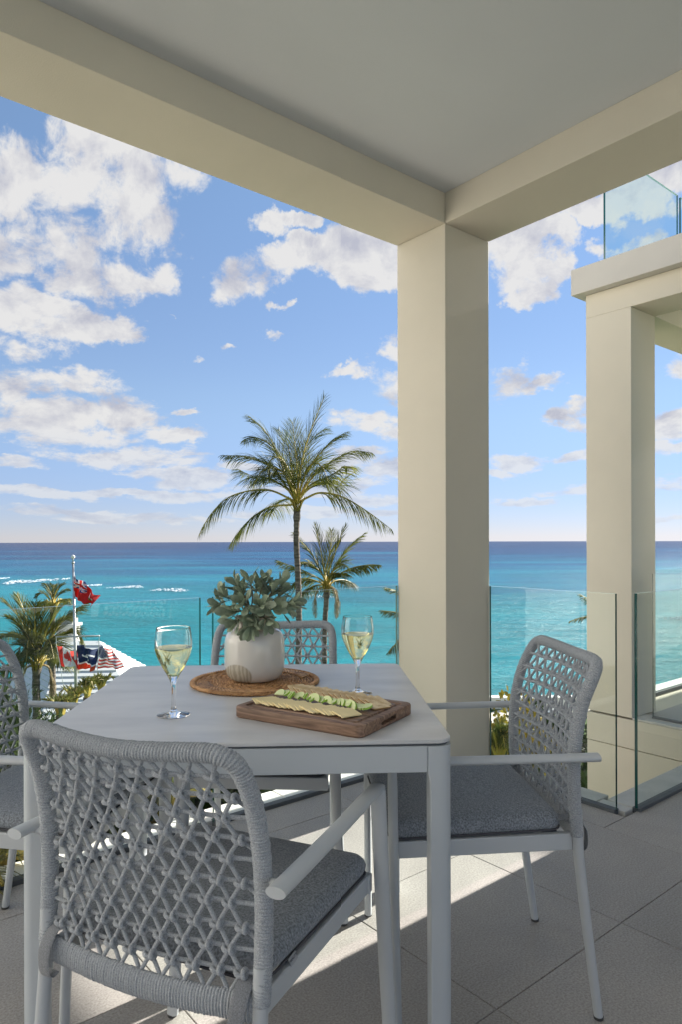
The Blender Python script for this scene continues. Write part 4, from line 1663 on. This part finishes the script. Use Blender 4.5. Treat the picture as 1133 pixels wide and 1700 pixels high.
    for v in range(3):
        q = MB()
        r, th = rnd(.0165, .020), .0042
        arc = [(r * math.cos(a), .85 * r * math.sin(a)) for a in [math.pi * i / 14 for i in range(15)]]
        vs = [(x, y, 0) for x, y in arc] + [(x * .97, y * .97, th) for x, y in arc]
        nn = len(arc)
        q.add(vs, [tuple(range(nn))[::-1], tuple(range(nn, 2 * nn)), (0, nn, 2 * nn - 1, nn - 1)], 0)
        q.add(vs, [(i, i + 1, nn + i + 1, nn + i) for i in range(nn - 1)], 1)
        # a rim of skin shows on the face too
        me = q.mesh('apple_slice'); me.materials.append(M['apple_flesh']); me.materials.append(M['apple_skin']); ams.append(me)
    n = 22
    for k in range(n):
        t = k / (n - 1)
        x = -hx + .046 + t * (Lx - .100)
        y = -.004 + .004 * math.sin(k * 1.3) - .010 * t
        s = bpy.data.objects.new('apple_slice', ams[k % 3])
        C.objects.link(s)
        s.location = wp(x, y, T + .006 + (.003 if k % 4 == 1 else 0))
        tilt = rnd(18, 42) if k % 3 else rnd(45, 65)
        if k > n - 4: tilt = 12
        s.rotation_euler = (R(tilt), R(rnd(-8, 8)), ang + R(-35 + rnd(-30, 20)))
        tag(s, f'green apple slice, {NTH[k]} from the left in the middle row on the board', 'apple slice', 'apple slices down the middle of the board')


board()


# ------------------------------------------------------------------ palms
def frond_mesh(path, maxl, droop=0.55, seed=0, dens=46, wid=.03, m='palm', yellow=True):
    """feather leaf: tapered stalk with two ranks of narrow drooping leaflets"""
    rg = random.Random(seed)
    pts = resample(catmull(path, 8), .12)
    n = len(pts)
    mb = MB()
    base_r = .042
    mb.sweep(pts, [base_r * (1 - .92 * i / (n - 1)) + .003 for i in range(n)], seg=5, mi=1)
    tot = sum((b - a).length for a, b in zip(pts, pts[1:]))
    dens = int(dens * 1.55)
    wid = wid * .74
    for k in range(dens * 2):
        t = .22 + .78 * (k // 2 + rg.uniform(-.3, .3)) / dens
        t = min(.995, max(.16, t))
        f = t * (n - 1)
        i = int(f)
        p = pts[i].lerp(pts[min(i + 1, n - 1)], f - i)
        tan = (pts[min(i + 1, n - 1)] - pts[max(i - 1, 0)]).normalized()
        side = tan.cross(ZX)
        if side.length < .2: side = tan.cross(Vector((0, 1, 0)))
        side.normalize()
        up = side.cross(tan).normalized()
        sg = 1 if k % 2 else -1
        ln = maxl * (max(0, math.sin(math.pi * (0.10 + 0.86 * t))) ** .6) * rg.uniform(.8, 1.1)
        if t > .85: ln *= .8
        uz = max(0.0, tan.z)
        d = (side * sg * rg.uniform(.6, .95) * (1 - .35 * uz) + tan * (rg.uniform(.45, .75) + .75 * uz) + up * rg.uniform(-.1, .35)).normalized()
        dr_ = droop * (1 - .78 * uz)
        g = Vector((0, 0, -1))
        q0 = p
        d1 = d
        w = wid * rg.uniform(.8, 1.2)
        wv = d.cross(up).normalized()
        wv = (tan * .8 + up * rg.uniform(-.5, .5)).normalized()
        cur_ = [q0]
        seglen = ln / 3
        for s_ in range(3):
            d1 = (d1 + g * (dr_ * rg.uniform(.55, 1.0))).normalized()
            cur_.append(cur_[-1] + d1 * seglen)
        vs = [cur_[0] - wv * w * .35, cur_[0] + wv * w * .35, cur_[1] - wv * w * .5, cur_[1] + wv * w * .5, cur_[2] - wv * w * .38, cur_[2] + wv * w * .38, cur_[3]]
        mb.add(vs, [(0, 1, 3, 2), (2, 3, 5, 4), (4, 5, 6)], 0)
    return mb


def palm(label, base_px, d, trunk_px, tr, fronds, leaf_l, seed, dens=44, dead=0, wid=.03, fill=4, flen=2.6):
    """fronds: list of (pixel waypoints, depth at tip relative to crown)"""
    u0, v0 = base_px
    c = P(u0, v0, d)
    foot = P(trunk_px[-1][0], trunk_px[-1][1], d)
    fz = ground_h(foot.x, foot.y)
    loc = Vector((foot.x, foot.y, fz))
    o = thing('palm_tree', label, 'palm tree', loc)
    rg = random.Random(seed)
    tp = [P(u, v, d) for u, v in trunk_px]
    tp.append(Vector((tp[-1].x + .1, tp[-1].y, fz - .2)))
    path = resample(catmull(tp, 8), .09)
    n = len(path)
    mb = MB()
    rr = []
    for i in range(n):
        t = i / (n - 1)
        r = tr * (1.0 + .25 * t) * (1 + .07 * math.sin(i * 2.1) + rg.uniform(-.03, .03))
        if t < .05: r *= 1.25
        rr.append(r)
    mb.sweep([p - loc for p in path], rr, seg=12)
    mb.build('trunk', M['trunk'], o, True)
    # fibrous boss where the fronds leave
    mb = MB()
    for k in range(14):
        a = k * 2.4
        b0 = c - loc + Vector((math.cos(a) * tr * .8, math.sin(a) * tr * .8, -.25))
        mb.sweep([b0, b0 + Vector((math.cos(a) * .10, math.sin(a) * .10, .28)), b0 + Vector((math.cos(a) * .26, math.sin(a) * .26, .5))], [.07, .05, .02], [.02, .02, .01], 6)
    mb.build('frond_bases', M['frond_stalk'], o, True)
    for i, (wp_, dz_) in enumerate(fronds):
        m_ = len(wp_)
        pts = [c + Vector((0, 0, .0))]
        for j, (u, v) in enumerate(wp_):
            t = (j + 1) / m_
            pts.append(P(u, v, d + dz_ * t))
        fm = frond_mesh([p - loc for p in pts], leaf_l, rg.uniform(.42, .75), seed * 100 + i, dens, wid)
        fm.build('frond', [M['palm'], M['frond_stalk']], o)
    # fronds leaning to and from the viewer fill the crown
    for i in range(fill):
        a = rg.choice((-1, 1)) * math.pi / 2 + rg.uniform(-.8, .8)
        ln = flen * rg.uniform(.8, 1.1)
        el_ = rg.uniform(.1, 1.1)
        h = Vector((math.cos(a), math.sin(a), 0))
        pts = [c]
        for t in (.35, .7, 1.0):
            pts.append(c + h * ln * t * math.cos(el_) + Vector((0, 0, ln * (t * math.sin(el_) - .45 * t * t))))
        frond_mesh([p - loc for p in pts], leaf_l, .6, seed * 100 + 50 + i, dens, wid).build('frond', [M['palm'], M['frond_stalk']], o)
    for i in range(dead):
        a = rg.uniform(0, 6.28)
        h = Vector((math.cos(a), math.sin(a), 0))
        ln = leaf_l * 1.6
        pts = [c - Vector((0, 0, .1)), c + h * .35 + Vector((0, 0, -.15)), c + h * .5 + Vector((0, 0, -ln * .5)), c + h * .45 + Vector((0, 0, -ln))]
        tag(frond_mesh([p - loc for p in pts], leaf_l * .5, .9, seed * 100 + 80 + i, 22, wid).build('frond', [M['dead_frond'], M['dead_frond']], o), 'dry brown hanging frond')
    return o


palm('tall coconut palm with wide feathery crown against the sky, left of the column', (493, 836), 24, [(493, 842), (491.5, 900), (494, 960), (495, 1040), (494, 1130)], .098,
     [([(496, 800), (506, 745), (522, 700), (540, 657)], -.6), ([(478, 800), (462, 755), (440, 715), (413, 690)], .6), ([(478, 812), (450, 775), (412, 758), (368, 755)], -.4),
      ([(478, 826), (440, 812), (385, 822), (350, 852), (330, 888)], -.8), ([(480, 838), (445, 842), (408, 868), (380, 905)], -.2), ([(510, 826), (533, 818), (572, 826), (612, 850), (652, 880)], -.6),
      ([(512, 800), (545, 770), (585, 750), (620, 752)], .4), ([(505, 790), (530, 755), (552, 732), (575, 718)], .8), ([(514, 806), (548, 790), (572, 775), (586, 776)], -1.2),
      ([(486, 806), (466, 780), (440, 778), (420, 806)], -1.6), ([(486, 790), (478, 740), (462, 712)], 1.2), ([(498, 780), (514, 735), (541, 710)], 1.4),
      ([(484, 796), (455, 745), (428, 726), (405, 730)], 1.0), ([(488, 800), (468, 762), (448, 765), (436, 800)], -1.0), ([(502, 800), (518, 770), (535, 775), (545, 800)], -1.4), ([(494, 790), (490, 740), (486, 700)], .2),
      ([(508, 815), (535, 800), (560, 808), (578, 790)], .9), ([(480, 815), (450, 795), (420, 790), (395, 778)], .7)], 1.15, 3, 46, wid=.034, fill=3, flen=3.2)
palm('smaller palm beside the tall coconut palm, its trunk leaning right of it', (541, 972), 29, [(541, 976), (540.5, 1000), (538, 1040), (537, 1130)], .105,
     [([(535, 955), (520, 925), (505, 905), (488, 885)], .5), ([(538, 950), (530, 905), (523, 870)], .3), ([(545, 948), (560, 905), (575, 872)], -.4), ([(548, 955), (575, 915), (607, 885)], .4),
      ([(550, 962), (580, 945), (610, 938), (632, 938)], -.5), ([(532, 962), (505, 948), (480, 938), (460, 930)], -.6), ([(533, 968), (510, 960), (495, 962), (480, 975)], .4), ([(540, 950), (548, 910), (550, 880)], .8),
      ([(536, 955), (515, 935), (500, 935)], -1.0), ([(547, 955), (562, 935), (575, 940)], -1.0)], .85, 5, 40, dead=3, wid=.045, fill=4, flen=2.0)
palm('palm with broad drooping crown at the far left, behind the left chair', (60, 1098), 24, [(60, 1104), (58, 1130), (59, 1170), (59, 1230)], .125,
     [([(50, 1065), (28, 1020), (4, 992)], -.3), ([(52, 1060), (38, 1010), (27, 984)], .3), ([(58, 1060), (56, 1020), (56, 998)], -.6), ([(70, 1060), (88, 1020), (106, 1000)], .2), ([(76, 1068), (105, 1025), (140, 1000)], -.3),
      ([(78, 1072), (112, 1045), (128, 1050), (134, 1070)], .4), ([(74, 1080), (92, 1068), (102, 1100)], -.6), ([(48, 1080), (34, 1068), (26, 1100)], -.5), ([(50, 1072), (26, 1050), (8, 1050), (-8, 1065)], .3), ([(64, 1060), (70, 1015), (80, 1000)], .6),
      ([(68, 1078), (80, 1060), (88, 1090)], -1.0), ([(54, 1078), (46, 1060), (42, 1095)], -1.0), ([(66, 1066), (92, 1032), (122, 1020)], .8), ([(52, 1066), (30, 1035), (14, 1020)], -.8)], .85, 8, 60, dead=4, wid=.042, fill=5, flen=1.8)
palm('palm crown showing above and behind the broad left palm, beside the flagpole', (87, 1002), 28, [(87, 1008), (86, 1040), (86, 1130)], .10,
     [([(80, 990), (70, 982), (56, 988)], -.3), ([(84, 985), (78, 972), (74, 966)], .3), ([(90, 984), (98, 970), (104, 966)], -.3), ([(94, 988), (106, 978), (114, 976)], .4), ([(96, 996), (110, 992), (118, 1002)], -.4), ([(78, 996), (66, 998), (58, 1010)], .3), ([(87, 984), (88, 972), (90, 968)], .5)], .45, 13, 34, wid=.032, fill=2, flen=.7)
palm('palm mostly hidden behind the cream corner column, its fronds showing at both sides', (716, 1050), 17, [(716, 1056), (716, 1100), (716, 1200)], .10,
     [([(690, 1010), (665, 985), (640, 976)], -.3), ([(685, 1030), (660, 1018), (632, 1014)], .4), ([(692, 1050), (668, 1060), (644, 1085)], -.3), ([(740, 1010), (765, 990), (790, 985)], .3), ([(735, 1060), (760, 1060), (780, 1090)], 0), ([(716, 1000), (720, 960)], .2)], .42, 17, 40, wid=.028, fill=2, flen=1.2)
palm('palm mostly hidden behind the neighbouring column, two frond tips showing left of it', (1030, 1060), 19, [(1030, 1066), (1030, 1100), (1030, 1200)], .10,
     [([(1000, 1010), (980, 998), (962, 988)], -.3), ([(1000, 1035), (975, 1026), (945, 1034)], .4), ([(1050, 1010), (1070, 1000)], .2)], .36, 19, 36, wid=.028, fill=2, flen=1.2)


# ------------------------------------------------------------------ bushes and plants
def bush(label, c, rx, ry, rz, n, leaf, m, seed, name='bush', cat='bush', strap=False):
    o = thing(name, label, cat, c)
    rg = random.Random(seed)
    mb = MB()
    blobs = [(Vector((rg.uniform(-.6, .6) * rx, rg.uniform(-.6, .6) * ry, rg.uniform(.25, .8) * rz)), rg.uniform(.35, .6)) for _ in range(9)]
    for i in range(n):
        bc, br = rg.choice(blobs)
        dv = Vector((rg.gauss(0, 1), rg.gauss(0, 1), rg.gauss(0, 1))).normalized()
        rr = br * (rg.random() ** .35)
        p = bc + Vector((dv.x * rx * rr, dv.y * ry * rr, dv.z * rz * rr * .8))
        if p.z < 0: p.z = rg.uniform(0, .2 * rz)
        d = (dv + Vector((rg.gauss(0, .5), rg.gauss(0, .5), .5 + rg.gauss(0, .4)))).normalized()
        s = d.cross(Vector((rg.gauss(0, 1), rg.gauss(0, 1), rg.gauss(0, 1)))).normalized()
        l = leaf * rg.uniform(.6, 1.3)
        w = l * (.30 if not strap else .06)
        dn = d + Vector((0, 0, -.5 if strap else -.2))
        dn.normalize()
        a, b, e = p, p + d * l * .5, p + d * l * .5 + dn * l * .5
        mb.add([a, b - s * w, b + s * w, e], [(0, 1, 3), (0, 3, 2)])
    mb.build('crown', m, o)
    mb = MB()
    for k in range(5):
        b = rg.choice(blobs)[0]
        mb.sweep([Vector((b.x * .2, b.y * .2, -.5)), b * .5, b], [.04 * rz, .03 * rz, .012 * rz], seg=6)
    mb.build('stem', M['stem'], o)
    return o


def fan_plant(label, c, h, n, m, seed, width=.03):
    """arching strap leaves / small palm clump"""
    o = thing('clump_palm', label, 'plant', c)
    rg = random.Random(seed)
    for k in range(n):
        a = rg.uniform(0, 6.28)
        hd = Vector((math.cos(a), math.sin(a), 0))
        r = h * rg.uniform(.35, .9)
        pts = [Vector((0, 0, 0)), hd * r * .25 + ZX * h * .55, hd * r * .6 + ZX * h * rg.uniform(.75, .95), hd * r + ZX * h * rg.uniform(.5, .8)]
        frond_mesh(pts, h * .34, .35, seed * 50 + k, 26, width).build('frond', [m, M['frond_stalk']], o)
    return o


def at(u, v, d):
    return P(u, v, d)


def ground_at(u, d, lift=0.0):
    q = px_dir(u, 1000)
    return Vector((q.x * d, d, ground_h(q.x * d, d) + lift))


def planting():
    lp = MB()  # pale slab hidden below, added to bounce warm sunlight onto the ceiling
    abbox(lp, -3.2, 2.35, CB1 + 1.0, 7.6, -3.25, -2.9)
    abbox(lp, CA1 + .2, 4.2, 1.7, 7.6, -3.25, -2.9)
    tag(lp.build('lower_bounce_slab', M['sand']), kind='structure')
    fc = MB()  # pale slab out of view, added to bounce warm sunlight onto beam and column
    abbox(fc, -9.0, 9.0, -13.0, -3.36, -0.6, -0.10)
    tag(fc.build('rear_bounce_slab', M['sand']), kind='structure')
    # planter strip right outside the terrace edge, seen under the table and through the rope nets
    pl = MB()
    abbox(pl, -3.3, 2.6, CB1 + .145, CB1 + .85, -1.2, -.34)
    tag(pl.build('planting_bed', M['soil']), kind='structure')
    k = 0
    labs = ['low green shrub outside the kerb, behind the far legs of the table', 'dark shrub outside the kerb, under the far chair', 'green shrub outside the kerb, seen through the near chair back', 'low shrub outside the kerb next to the left wine glass side', 'shrub outside the kerb beside the left chair legs', 'shrub outside the kerb beyond the left chair seat', 'shrub outside the kerb at the far left', 'last low shrub outside the kerb at the left end']
    for i, a in enumerate((2.15, 1.75, 1.3, .9, .5, .1, -.3, -.7)):
        c = AB(a, CB1 + .42 + rnd(-.05, .05), -.34)
        bush(labs[i], c, .34, .30, .33 + rnd(0, .05), 900, .085, M['bush'], 100 + i)
    labs = ['yellow green clump palm outside the glass, behind the near chair net', 'yellow green clump palm outside the glass, beside the left chair net', 'yellow green clump palm outside the glass at the far left']
    for i, a in enumerate((1.22, .55, -.15)):
        c = AB(a, CB1 + .30, -.34)
        fan_plant(labs[i], c, .50, 11, M['strapleaf'], 30 + i, .012)
    # left garden below the balustrade
    L1 = [(20, 1150, 9.0, 'dense dark bush below the left palm crown'), (95, 1140, 10.5, 'dark spiky bush right of the left palm trunk'), (-40, 1140, 10, 'dark bush at the left edge of the garden'),
          (60, 1190, 8.0, 'low dark bush in front of the left palm trunk'), (110, 1180, 8.6, 'low bush beside the table corner'), (20, 1200, 7.0, 'bush seen through the left chair net')]
    for i, (u, v, d, lab) in enumerate(L1):
        p = at(u, v, d)
        g = ground_h(p.x, p.y)
        h = p.z - g - .25
        bush(lab, Vector((p.x, p.y, g)), .75, .7, h, 6500, .11, M['bush'], 60 + i, strap=(i % 2 == 1))
    for i, (u, v, d, h, lab) in enumerate([(142, 1138, 12.0, .40, 'spiky palm top right of the flagpole, in front of the white roof'), (120, 1150, 11, .34, 'small palm top at the foot of the flagpole'), (166, 1126, 14, .38, 'palm top below the striped flag'), (98, 1170, 9.5, .36, 'palm fronds between palm trunk and table corner')]):
        p = at(u, v + 22, d)
        o = fan_plant(lab, p, h, 12, M['palm'], 70 + i, .022)
        q = MB()
        g = ground_h(p.x, p.y) - p.z
        q.sweep([(0, 0, .05), (.03, 0, g * .5), (0, 0, g)], [.06, .07, .09], seg=10)
        q.build('trunk', M['trunk'], o, True)
    # right garden
    R1 = [(845, 1228, 19.0, 1.35, M['yellowbush'], 'orange green croton bush between column and right chair', .2), (872, 1205, 22.0, 1.7, M['yellowbush'], 'orange croton bush behind the right chair net', .22),
          (905, 1205, 24.0, 1.6, M['bush'], 'dark green bush behind the upper right chair net', .22), (826, 1262, 16.5, .75, M['bush'], 'dark green low bush at the foot of the column', .2), (858, 1262, 16.0, .8, M['bush'], 'dark green bush right of the column foot', .2),
          (960, 1300, 12.0, .8, M['strapleaf'], 'yellow green bush by the foot of the neighbouring column', .2), (935, 1215, 27.0, 1.5, M['bush'], 'green bush at the far edge of the lawn', .22), (975, 1312, 11.0, .8, M['bush'], 'green bush hidden by the neighbouring column', .2)]
    for i, (u, v, d, r_, m, lab, lf) in enumerate(R1):
        p = at(u, v - 12, d)
        g = ground_h(p.x, p.y)
        h = max(.8, p.z - g)
        bush(lab, Vector((p.x, p.y, g)), r_ * .8, r_ * .8, h, 3000, lf, m, 80 + i, strap=(m is M['strapleaf']))
    fan_plant('dark clump palm between the column foot and the right chair', at(828, 1272, 14.5), .95, 12, M['palm'], 90, .03)
    # white boulders on the lawn
    random.seed(9)
    for i, (u, v, s, lab) in enumerate([(925, 1203, .55, 'white boulder on the lawn, uppermost of the three'), (898, 1222, .65, 'white boulder on the lawn, middle of the three'), (876, 1250, .7, 'white boulder on the lawn, lowest of the three')]):
        q = px_dir(u, v)
        d = (EYE + 8.0) / -q.z
        bm = bmesh.new()
        bmesh.ops.create_icosphere(bm, subdivisions=3, radius=s)
        for v_ in bm.verts:
            v_.co *= 1 + .35 * noise.noise(v_.co * 2.0 + Vector((i * 5, 0, 0)))
            v_.co.x *= 1.25
        me = bpy.data.meshes.new('boulder'); bm.to_mesh(me); bm.free()
        for p_ in me.polygons: p_.use_smooth = True
        o = link('boulder', me, M['white_stone'], loc=(q.x * d, d, ground_h(q.x * d, d) + s * .3))
        tag(o, lab, 'boulder', 'white boulders on the lawn')


planting()


# ------------------------------------------------------------------ white roofed house
def roof_house():
    h = thing('white_roofed_house', 'low house with white stepped limestone roof behind the flags', 'house')
    R1, R2 = P(96, 1062, 32), P(164, 1066, 32)
    R2.z = R1.z = (R1.z + R2.z) / 2
    ez = R1.z - 2.9
    def eave(u, d): 
        q = px_dir(u, 1000); return Vector((q.x * d, d, ez))
    F, FR, BL, BR = eave(58, 26.0), eave(255, 26.5), eave(-30, 33), eave(300, 36)
    BB = eave(60, 39)
    def courses(name, t0, t1, e0, e1, n=17):
        mb = MB()
        nrm = ((e1 - e0).cross(t0 - e0)).normalized()
        if nrm.z < 0: nrm = -nrm
        for i in range(n):
            s0, s1 = i / n, (i + 1) / n
            a0, a1 = e0.lerp(t0, s0), e1.lerp(t1, s0)
            b0, b1 = e0.lerp(t0, s1 + .012), e1.lerp(t1, s1 + .012)
            lift = .085
            vs = [a0 + ZX * lift, a1 + ZX * lift, b1 + ZX * .02, b0 + ZX * .02, a0, a1]
            mb.add(vs, [(0, 1, 2, 3), (4, 5, 1, 0)])
        return mb.build(name, M['roof'], h)
    courses('roof_slope', R1, R2, F, FR)
    courses('roof_slope', R2, R2 + Vector((.01, 0, 0)), FR, BR)
    courses('roof_slope', R1 - Vector((.01, 0, 0)), R1, BL, F)
    mb = MB()
    mb.add([R1, R2, BR, BB, BL], [(0, 3, 2, 1), (0, 4, 3)])
    mb.build('roof_slope', M['roof'], h)
    mb = MB()
    g = -9.0
    ring = [F, FR, BR, BB, BL]
    cen = sum(ring, Vector()) / 5
    rin = [cen + (p - cen) * .96 for p in ring]
    vs = [(p.x, p.y, ez + .05) for p in rin] + [(p.x, p.y, g) for p in rin]
    mb.add(vs, [(i, (i + 1) % 5, (i + 1) % 5 + 5, i + 5) for i in range(5)])
    mb.build('wall', M['wallpaint'], h)
    mb = MB()
    c = P(112, 1062, 33.5)
    mb.box((c.x, c.y, c.z - .2), (.42, .42, .95))
    mb.box((c.x, c.y, c.z + .80), (.5, .5, .07))
    mb.box((c.x, c.y, c.z + 1.0), (.34, .34, .12))
    mb.build('chimney', M['wallpaint'], h)


roof_house()


# ------------------------------------------------------------------ flagpole and flags
FD = 21.0


def flagpole():
    foot = P(124, 1165, FD)
    g = ground_h(foot.x, foot.y)
    loc = Vector((foot.x, foot.y, g))
    o = thing('flagpole', 'tall grey flagpole with ball finial and crossbar, left of the table', 'flagpole', loc)
    top = P(120.5, 932, FD)
    mb = MB()
    mb.sweep([Vector((0, 0, 0)), Vector((0, 0, (top.z - g) * .6)), top - loc], [.055, .048, .030], seg=16)
    mb.build('pole', M['steel'], o, True)
    mb = MB()
    bm = bmesh.new(); bmesh.ops.create_uvsphere(bm, u_segments=20, v_segments=12, radius=.062)
    me = bpy.data.meshes.new('finial'); bm.to_mesh(me); bm.free()
    for p in me.polygons: p.use_smooth = True
    b = P(120.5, 922, FD) - loc
    link('finial', me, M['white_stone'], o, b)
    mb.sweep([top - loc, b], .018, seg=10)
    mb.sweep([top - loc - Vector((0, 0, .02)), top - loc + Vector((0, 0, .03))], .045, seg=14)
    mb.build('finial_stem', M['steel'], o, True)
    mb = MB()
    l, r = P(91, 1055, FD) - loc, P(164, 1053.5, FD) - loc
    mb.sweep([l, r], .025, seg=10)
    mb.build('crossbar', M['steel'], o, True)
    mb = MB()
    for (ua, va, ub, vb) in ((163.5, 1054, 160, 1110), (92, 1055, 92, 1072), (98, 1100, 107, 1160), (93, 1072, 99, 1104)):
        mb.sweep([P(ua, va, FD - .05) - loc, P(ub, vb, FD - .05) - loc], .010, seg=5)
    mb.build('halyard', M['white_stone'], o)


flagpole()


def flag_mat():
    m = bpy.data.materials.new('flag_cloth')
    m.use_nodes = True
    t = m.node_tree
    b = t.nodes['Principled BSDF']
    b.inputs['Roughness'].default_value = .8
    at_ = t.nodes.new('ShaderNodeVertexColor')
    at_.layer_name = 'print'
    t.links.new(at_.outputs[0], b.inputs['Base Color'])
    tr = t.nodes.new('ShaderNodeBsdfTranslucent')
    t.links.new(at_.outputs[0], tr.inputs[0])
    mx = t.nodes.new('ShaderNodeMixShader')
    mx.inputs[0].default_value = .35
    t.links.new(b.outputs[0], mx.inputs[1])
    t.links.new(tr.outputs[0], mx.inputs[2])
    t.links.new(mx.outputs[0], t.nodes['Material Output'].inputs[0])
    return m


FM = flag_mat()
RED, BLUE, WHITE, NAVY = (.62, .025, .02), (.02, .03, .16), (.80, .80, .80), (.015, .035, .12)


def uk(x, y):
    """x, y in 0..1, y up"""
    X, Y = (x - .5) * 2, (y - .5)
    if abs(X) < .11 or abs(Y) < .10: return RED
    if abs(X) < .19 or abs(Y) < .17: return WHITE
    d = abs(abs(X) * .5 - abs(Y))
    if d < .035: return RED
    if d < .095: return WHITE
    return BLUE


def ensign(x, y):
    if x < .5 and y > .5: return uk(x * 2, (y - .5) * 2)
    dx_, dy_ = (x - .75), (y - .42)
    if abs(dx_) < .13 and -.20 < dy_ < .22 and dy_ > -.20 + abs(dx_) * .7:
        if dy_ < -.06: return (.05, .20, .04)
        if abs(dx_) < .05: return (.55, .12, .06)
        return WHITE
    return RED


def canada(x, y):
    if x < .25 or x > .75: return (.70, .05, .03)
    X, Y = abs(x - .5) * 2, y - .5
    # eleven pointed leaf, coarse outline
    prof = [(-.40, .02), (-.22, .02), (-.21, .22), (-.13, .20), (-.10, .30), (.02, .42), (.07, .38), (.16, .43), (.14, .30), (.20, .22), (.10, .14), (.27, .16), (.25, .10), (.40, 0)]
    if -.40 < Y < .40:
        for (y0, w0), (y1, w1) in zip(prof, prof[1:]):
            lo_, hi_ = min(y0, y1), max(y0, y1)
            if lo_ <= Y <= hi_ and hi_ > lo_:
                w = w0 + (w1 - w0) * (Y - y0) / (y1 - y0)
                if X < w: return (.70, .05, .03)
    return WHITE


def crest(x, y):
    if y < .24 and x > .02: return (.75, .10, .03)
    if abs(y - .27) < .035: return WHITE
    X, Y = x - .55, y - .62
    s = abs(Y - .10 * math.sin(X * 14) - X * .3)
    if abs(X) < .30 and s < .035: return WHITE
    if (X + .12) ** 2 + (Y + .08) ** 2 < .006 and (X + .12) ** 2 + (Y + .08) ** 2 > .002: return WHITE
    if (X - .05) ** 2 + (Y + .10) ** 2 < .006 and (X - .05) ** 2 + (Y + .10) ** 2 > .002: return WHITE
    return NAVY


def usa(x, y):
    if x < .4 and y > 6 / 13:
        gx, gy = x / .4 * 6, (y - 6 / 13) / (7 / 13) * 5
        for ox, oy in ((0.5, 0.5), (1.0, 1.0)):
            ddx = (gx - ox) % 1.0; ddy = (gy - oy) % 1.0
            ddx = min(ddx, 1 - ddx); ddy = min(ddy, 1 - ddy)
            if ddx ** 2 + ddy ** 2 < .045: return WHITE
        return BLUE
    return (.62, .08, .06) if int(y * 13) % 2 == 0 else WHITE


def flag(label, fn, tl, bl, br, tr_, nx, ny, seed, amp=.09, d=FD):
    """corners in pixels: top hoist, bottom hoist, bottom fly, top fly"""
    A = [P(u, v, d + dd) for (u, v, dd) in (tl, bl, br, tr_)]
    vs = []
    for j in range(ny + 1):
        for i in range(nx + 1):
            x, y = i / nx, j / ny
            p = (A[1].lerp(A[2], x)).lerp(A[0].lerp(A[3], x), y)
            w = amp * x ** .7 * math.sin(x * 9 + y * 3.0 + seed) + amp * .4 * math.sin(x * 17 - y * 5 + seed)
            p = p + Vector((.15 * w, w, .22 * w))
            vs.append(p)
    fs = [(j * (nx + 1) + i, j * (nx + 1) + i + 1, (j + 1) * (nx + 1) + i + 1, (j + 1) * (nx + 1) + i) for j in range(ny) for i in range(nx)]
    mb = MB()
    mb.add(vs, fs)
    me = mb.mesh('flag', True)
    ca = me.color_attributes.new('print', 'FLOAT_COLOR', 'CORNER')
    k = 0
    for j in range(ny):
        for i in range(nx):
            c = fn((i + .5) / nx, (j + .5) / ny)
            for q in range(4):
                ca.data[k].color = (*c, 1); k += 1
    o = link('flag', me, FM)
    tag(o, label, 'flag', None)
    md = o.modifiers.new('s', 'SOLIDIFY'); md.thickness = .004
    return o


flag('red ensign with a shield flying from the top of the flagpole', ensign, (122.5, 953, 0), (123, 990, 0), (152, 1006, -.3), (164, 987, .1), 96, 60, 1, .14)
flag('red and white maple leaf flag left of the flagpole', canada, (93, 1069, 0), (99, 1103.5, 0), (132, 1106, -.2), (124, 1080, .2), 90, 60, 2, .07)
flag('dark blue flag with white emblem and red lower edge, right of the flagpole', crest, (127, 1068, .1), (127, 1108, .1), (156, 1110, -.3), (162, 1078, .1), 80, 60, 3, .12)
flag('stars and stripes flag at the right end of the crossbar', usa, (164, 1068.5, 0), (160.5, 1107, 0), (203, 1107, -.3), (186, 1079, .2), 110, 65, 4, .08)
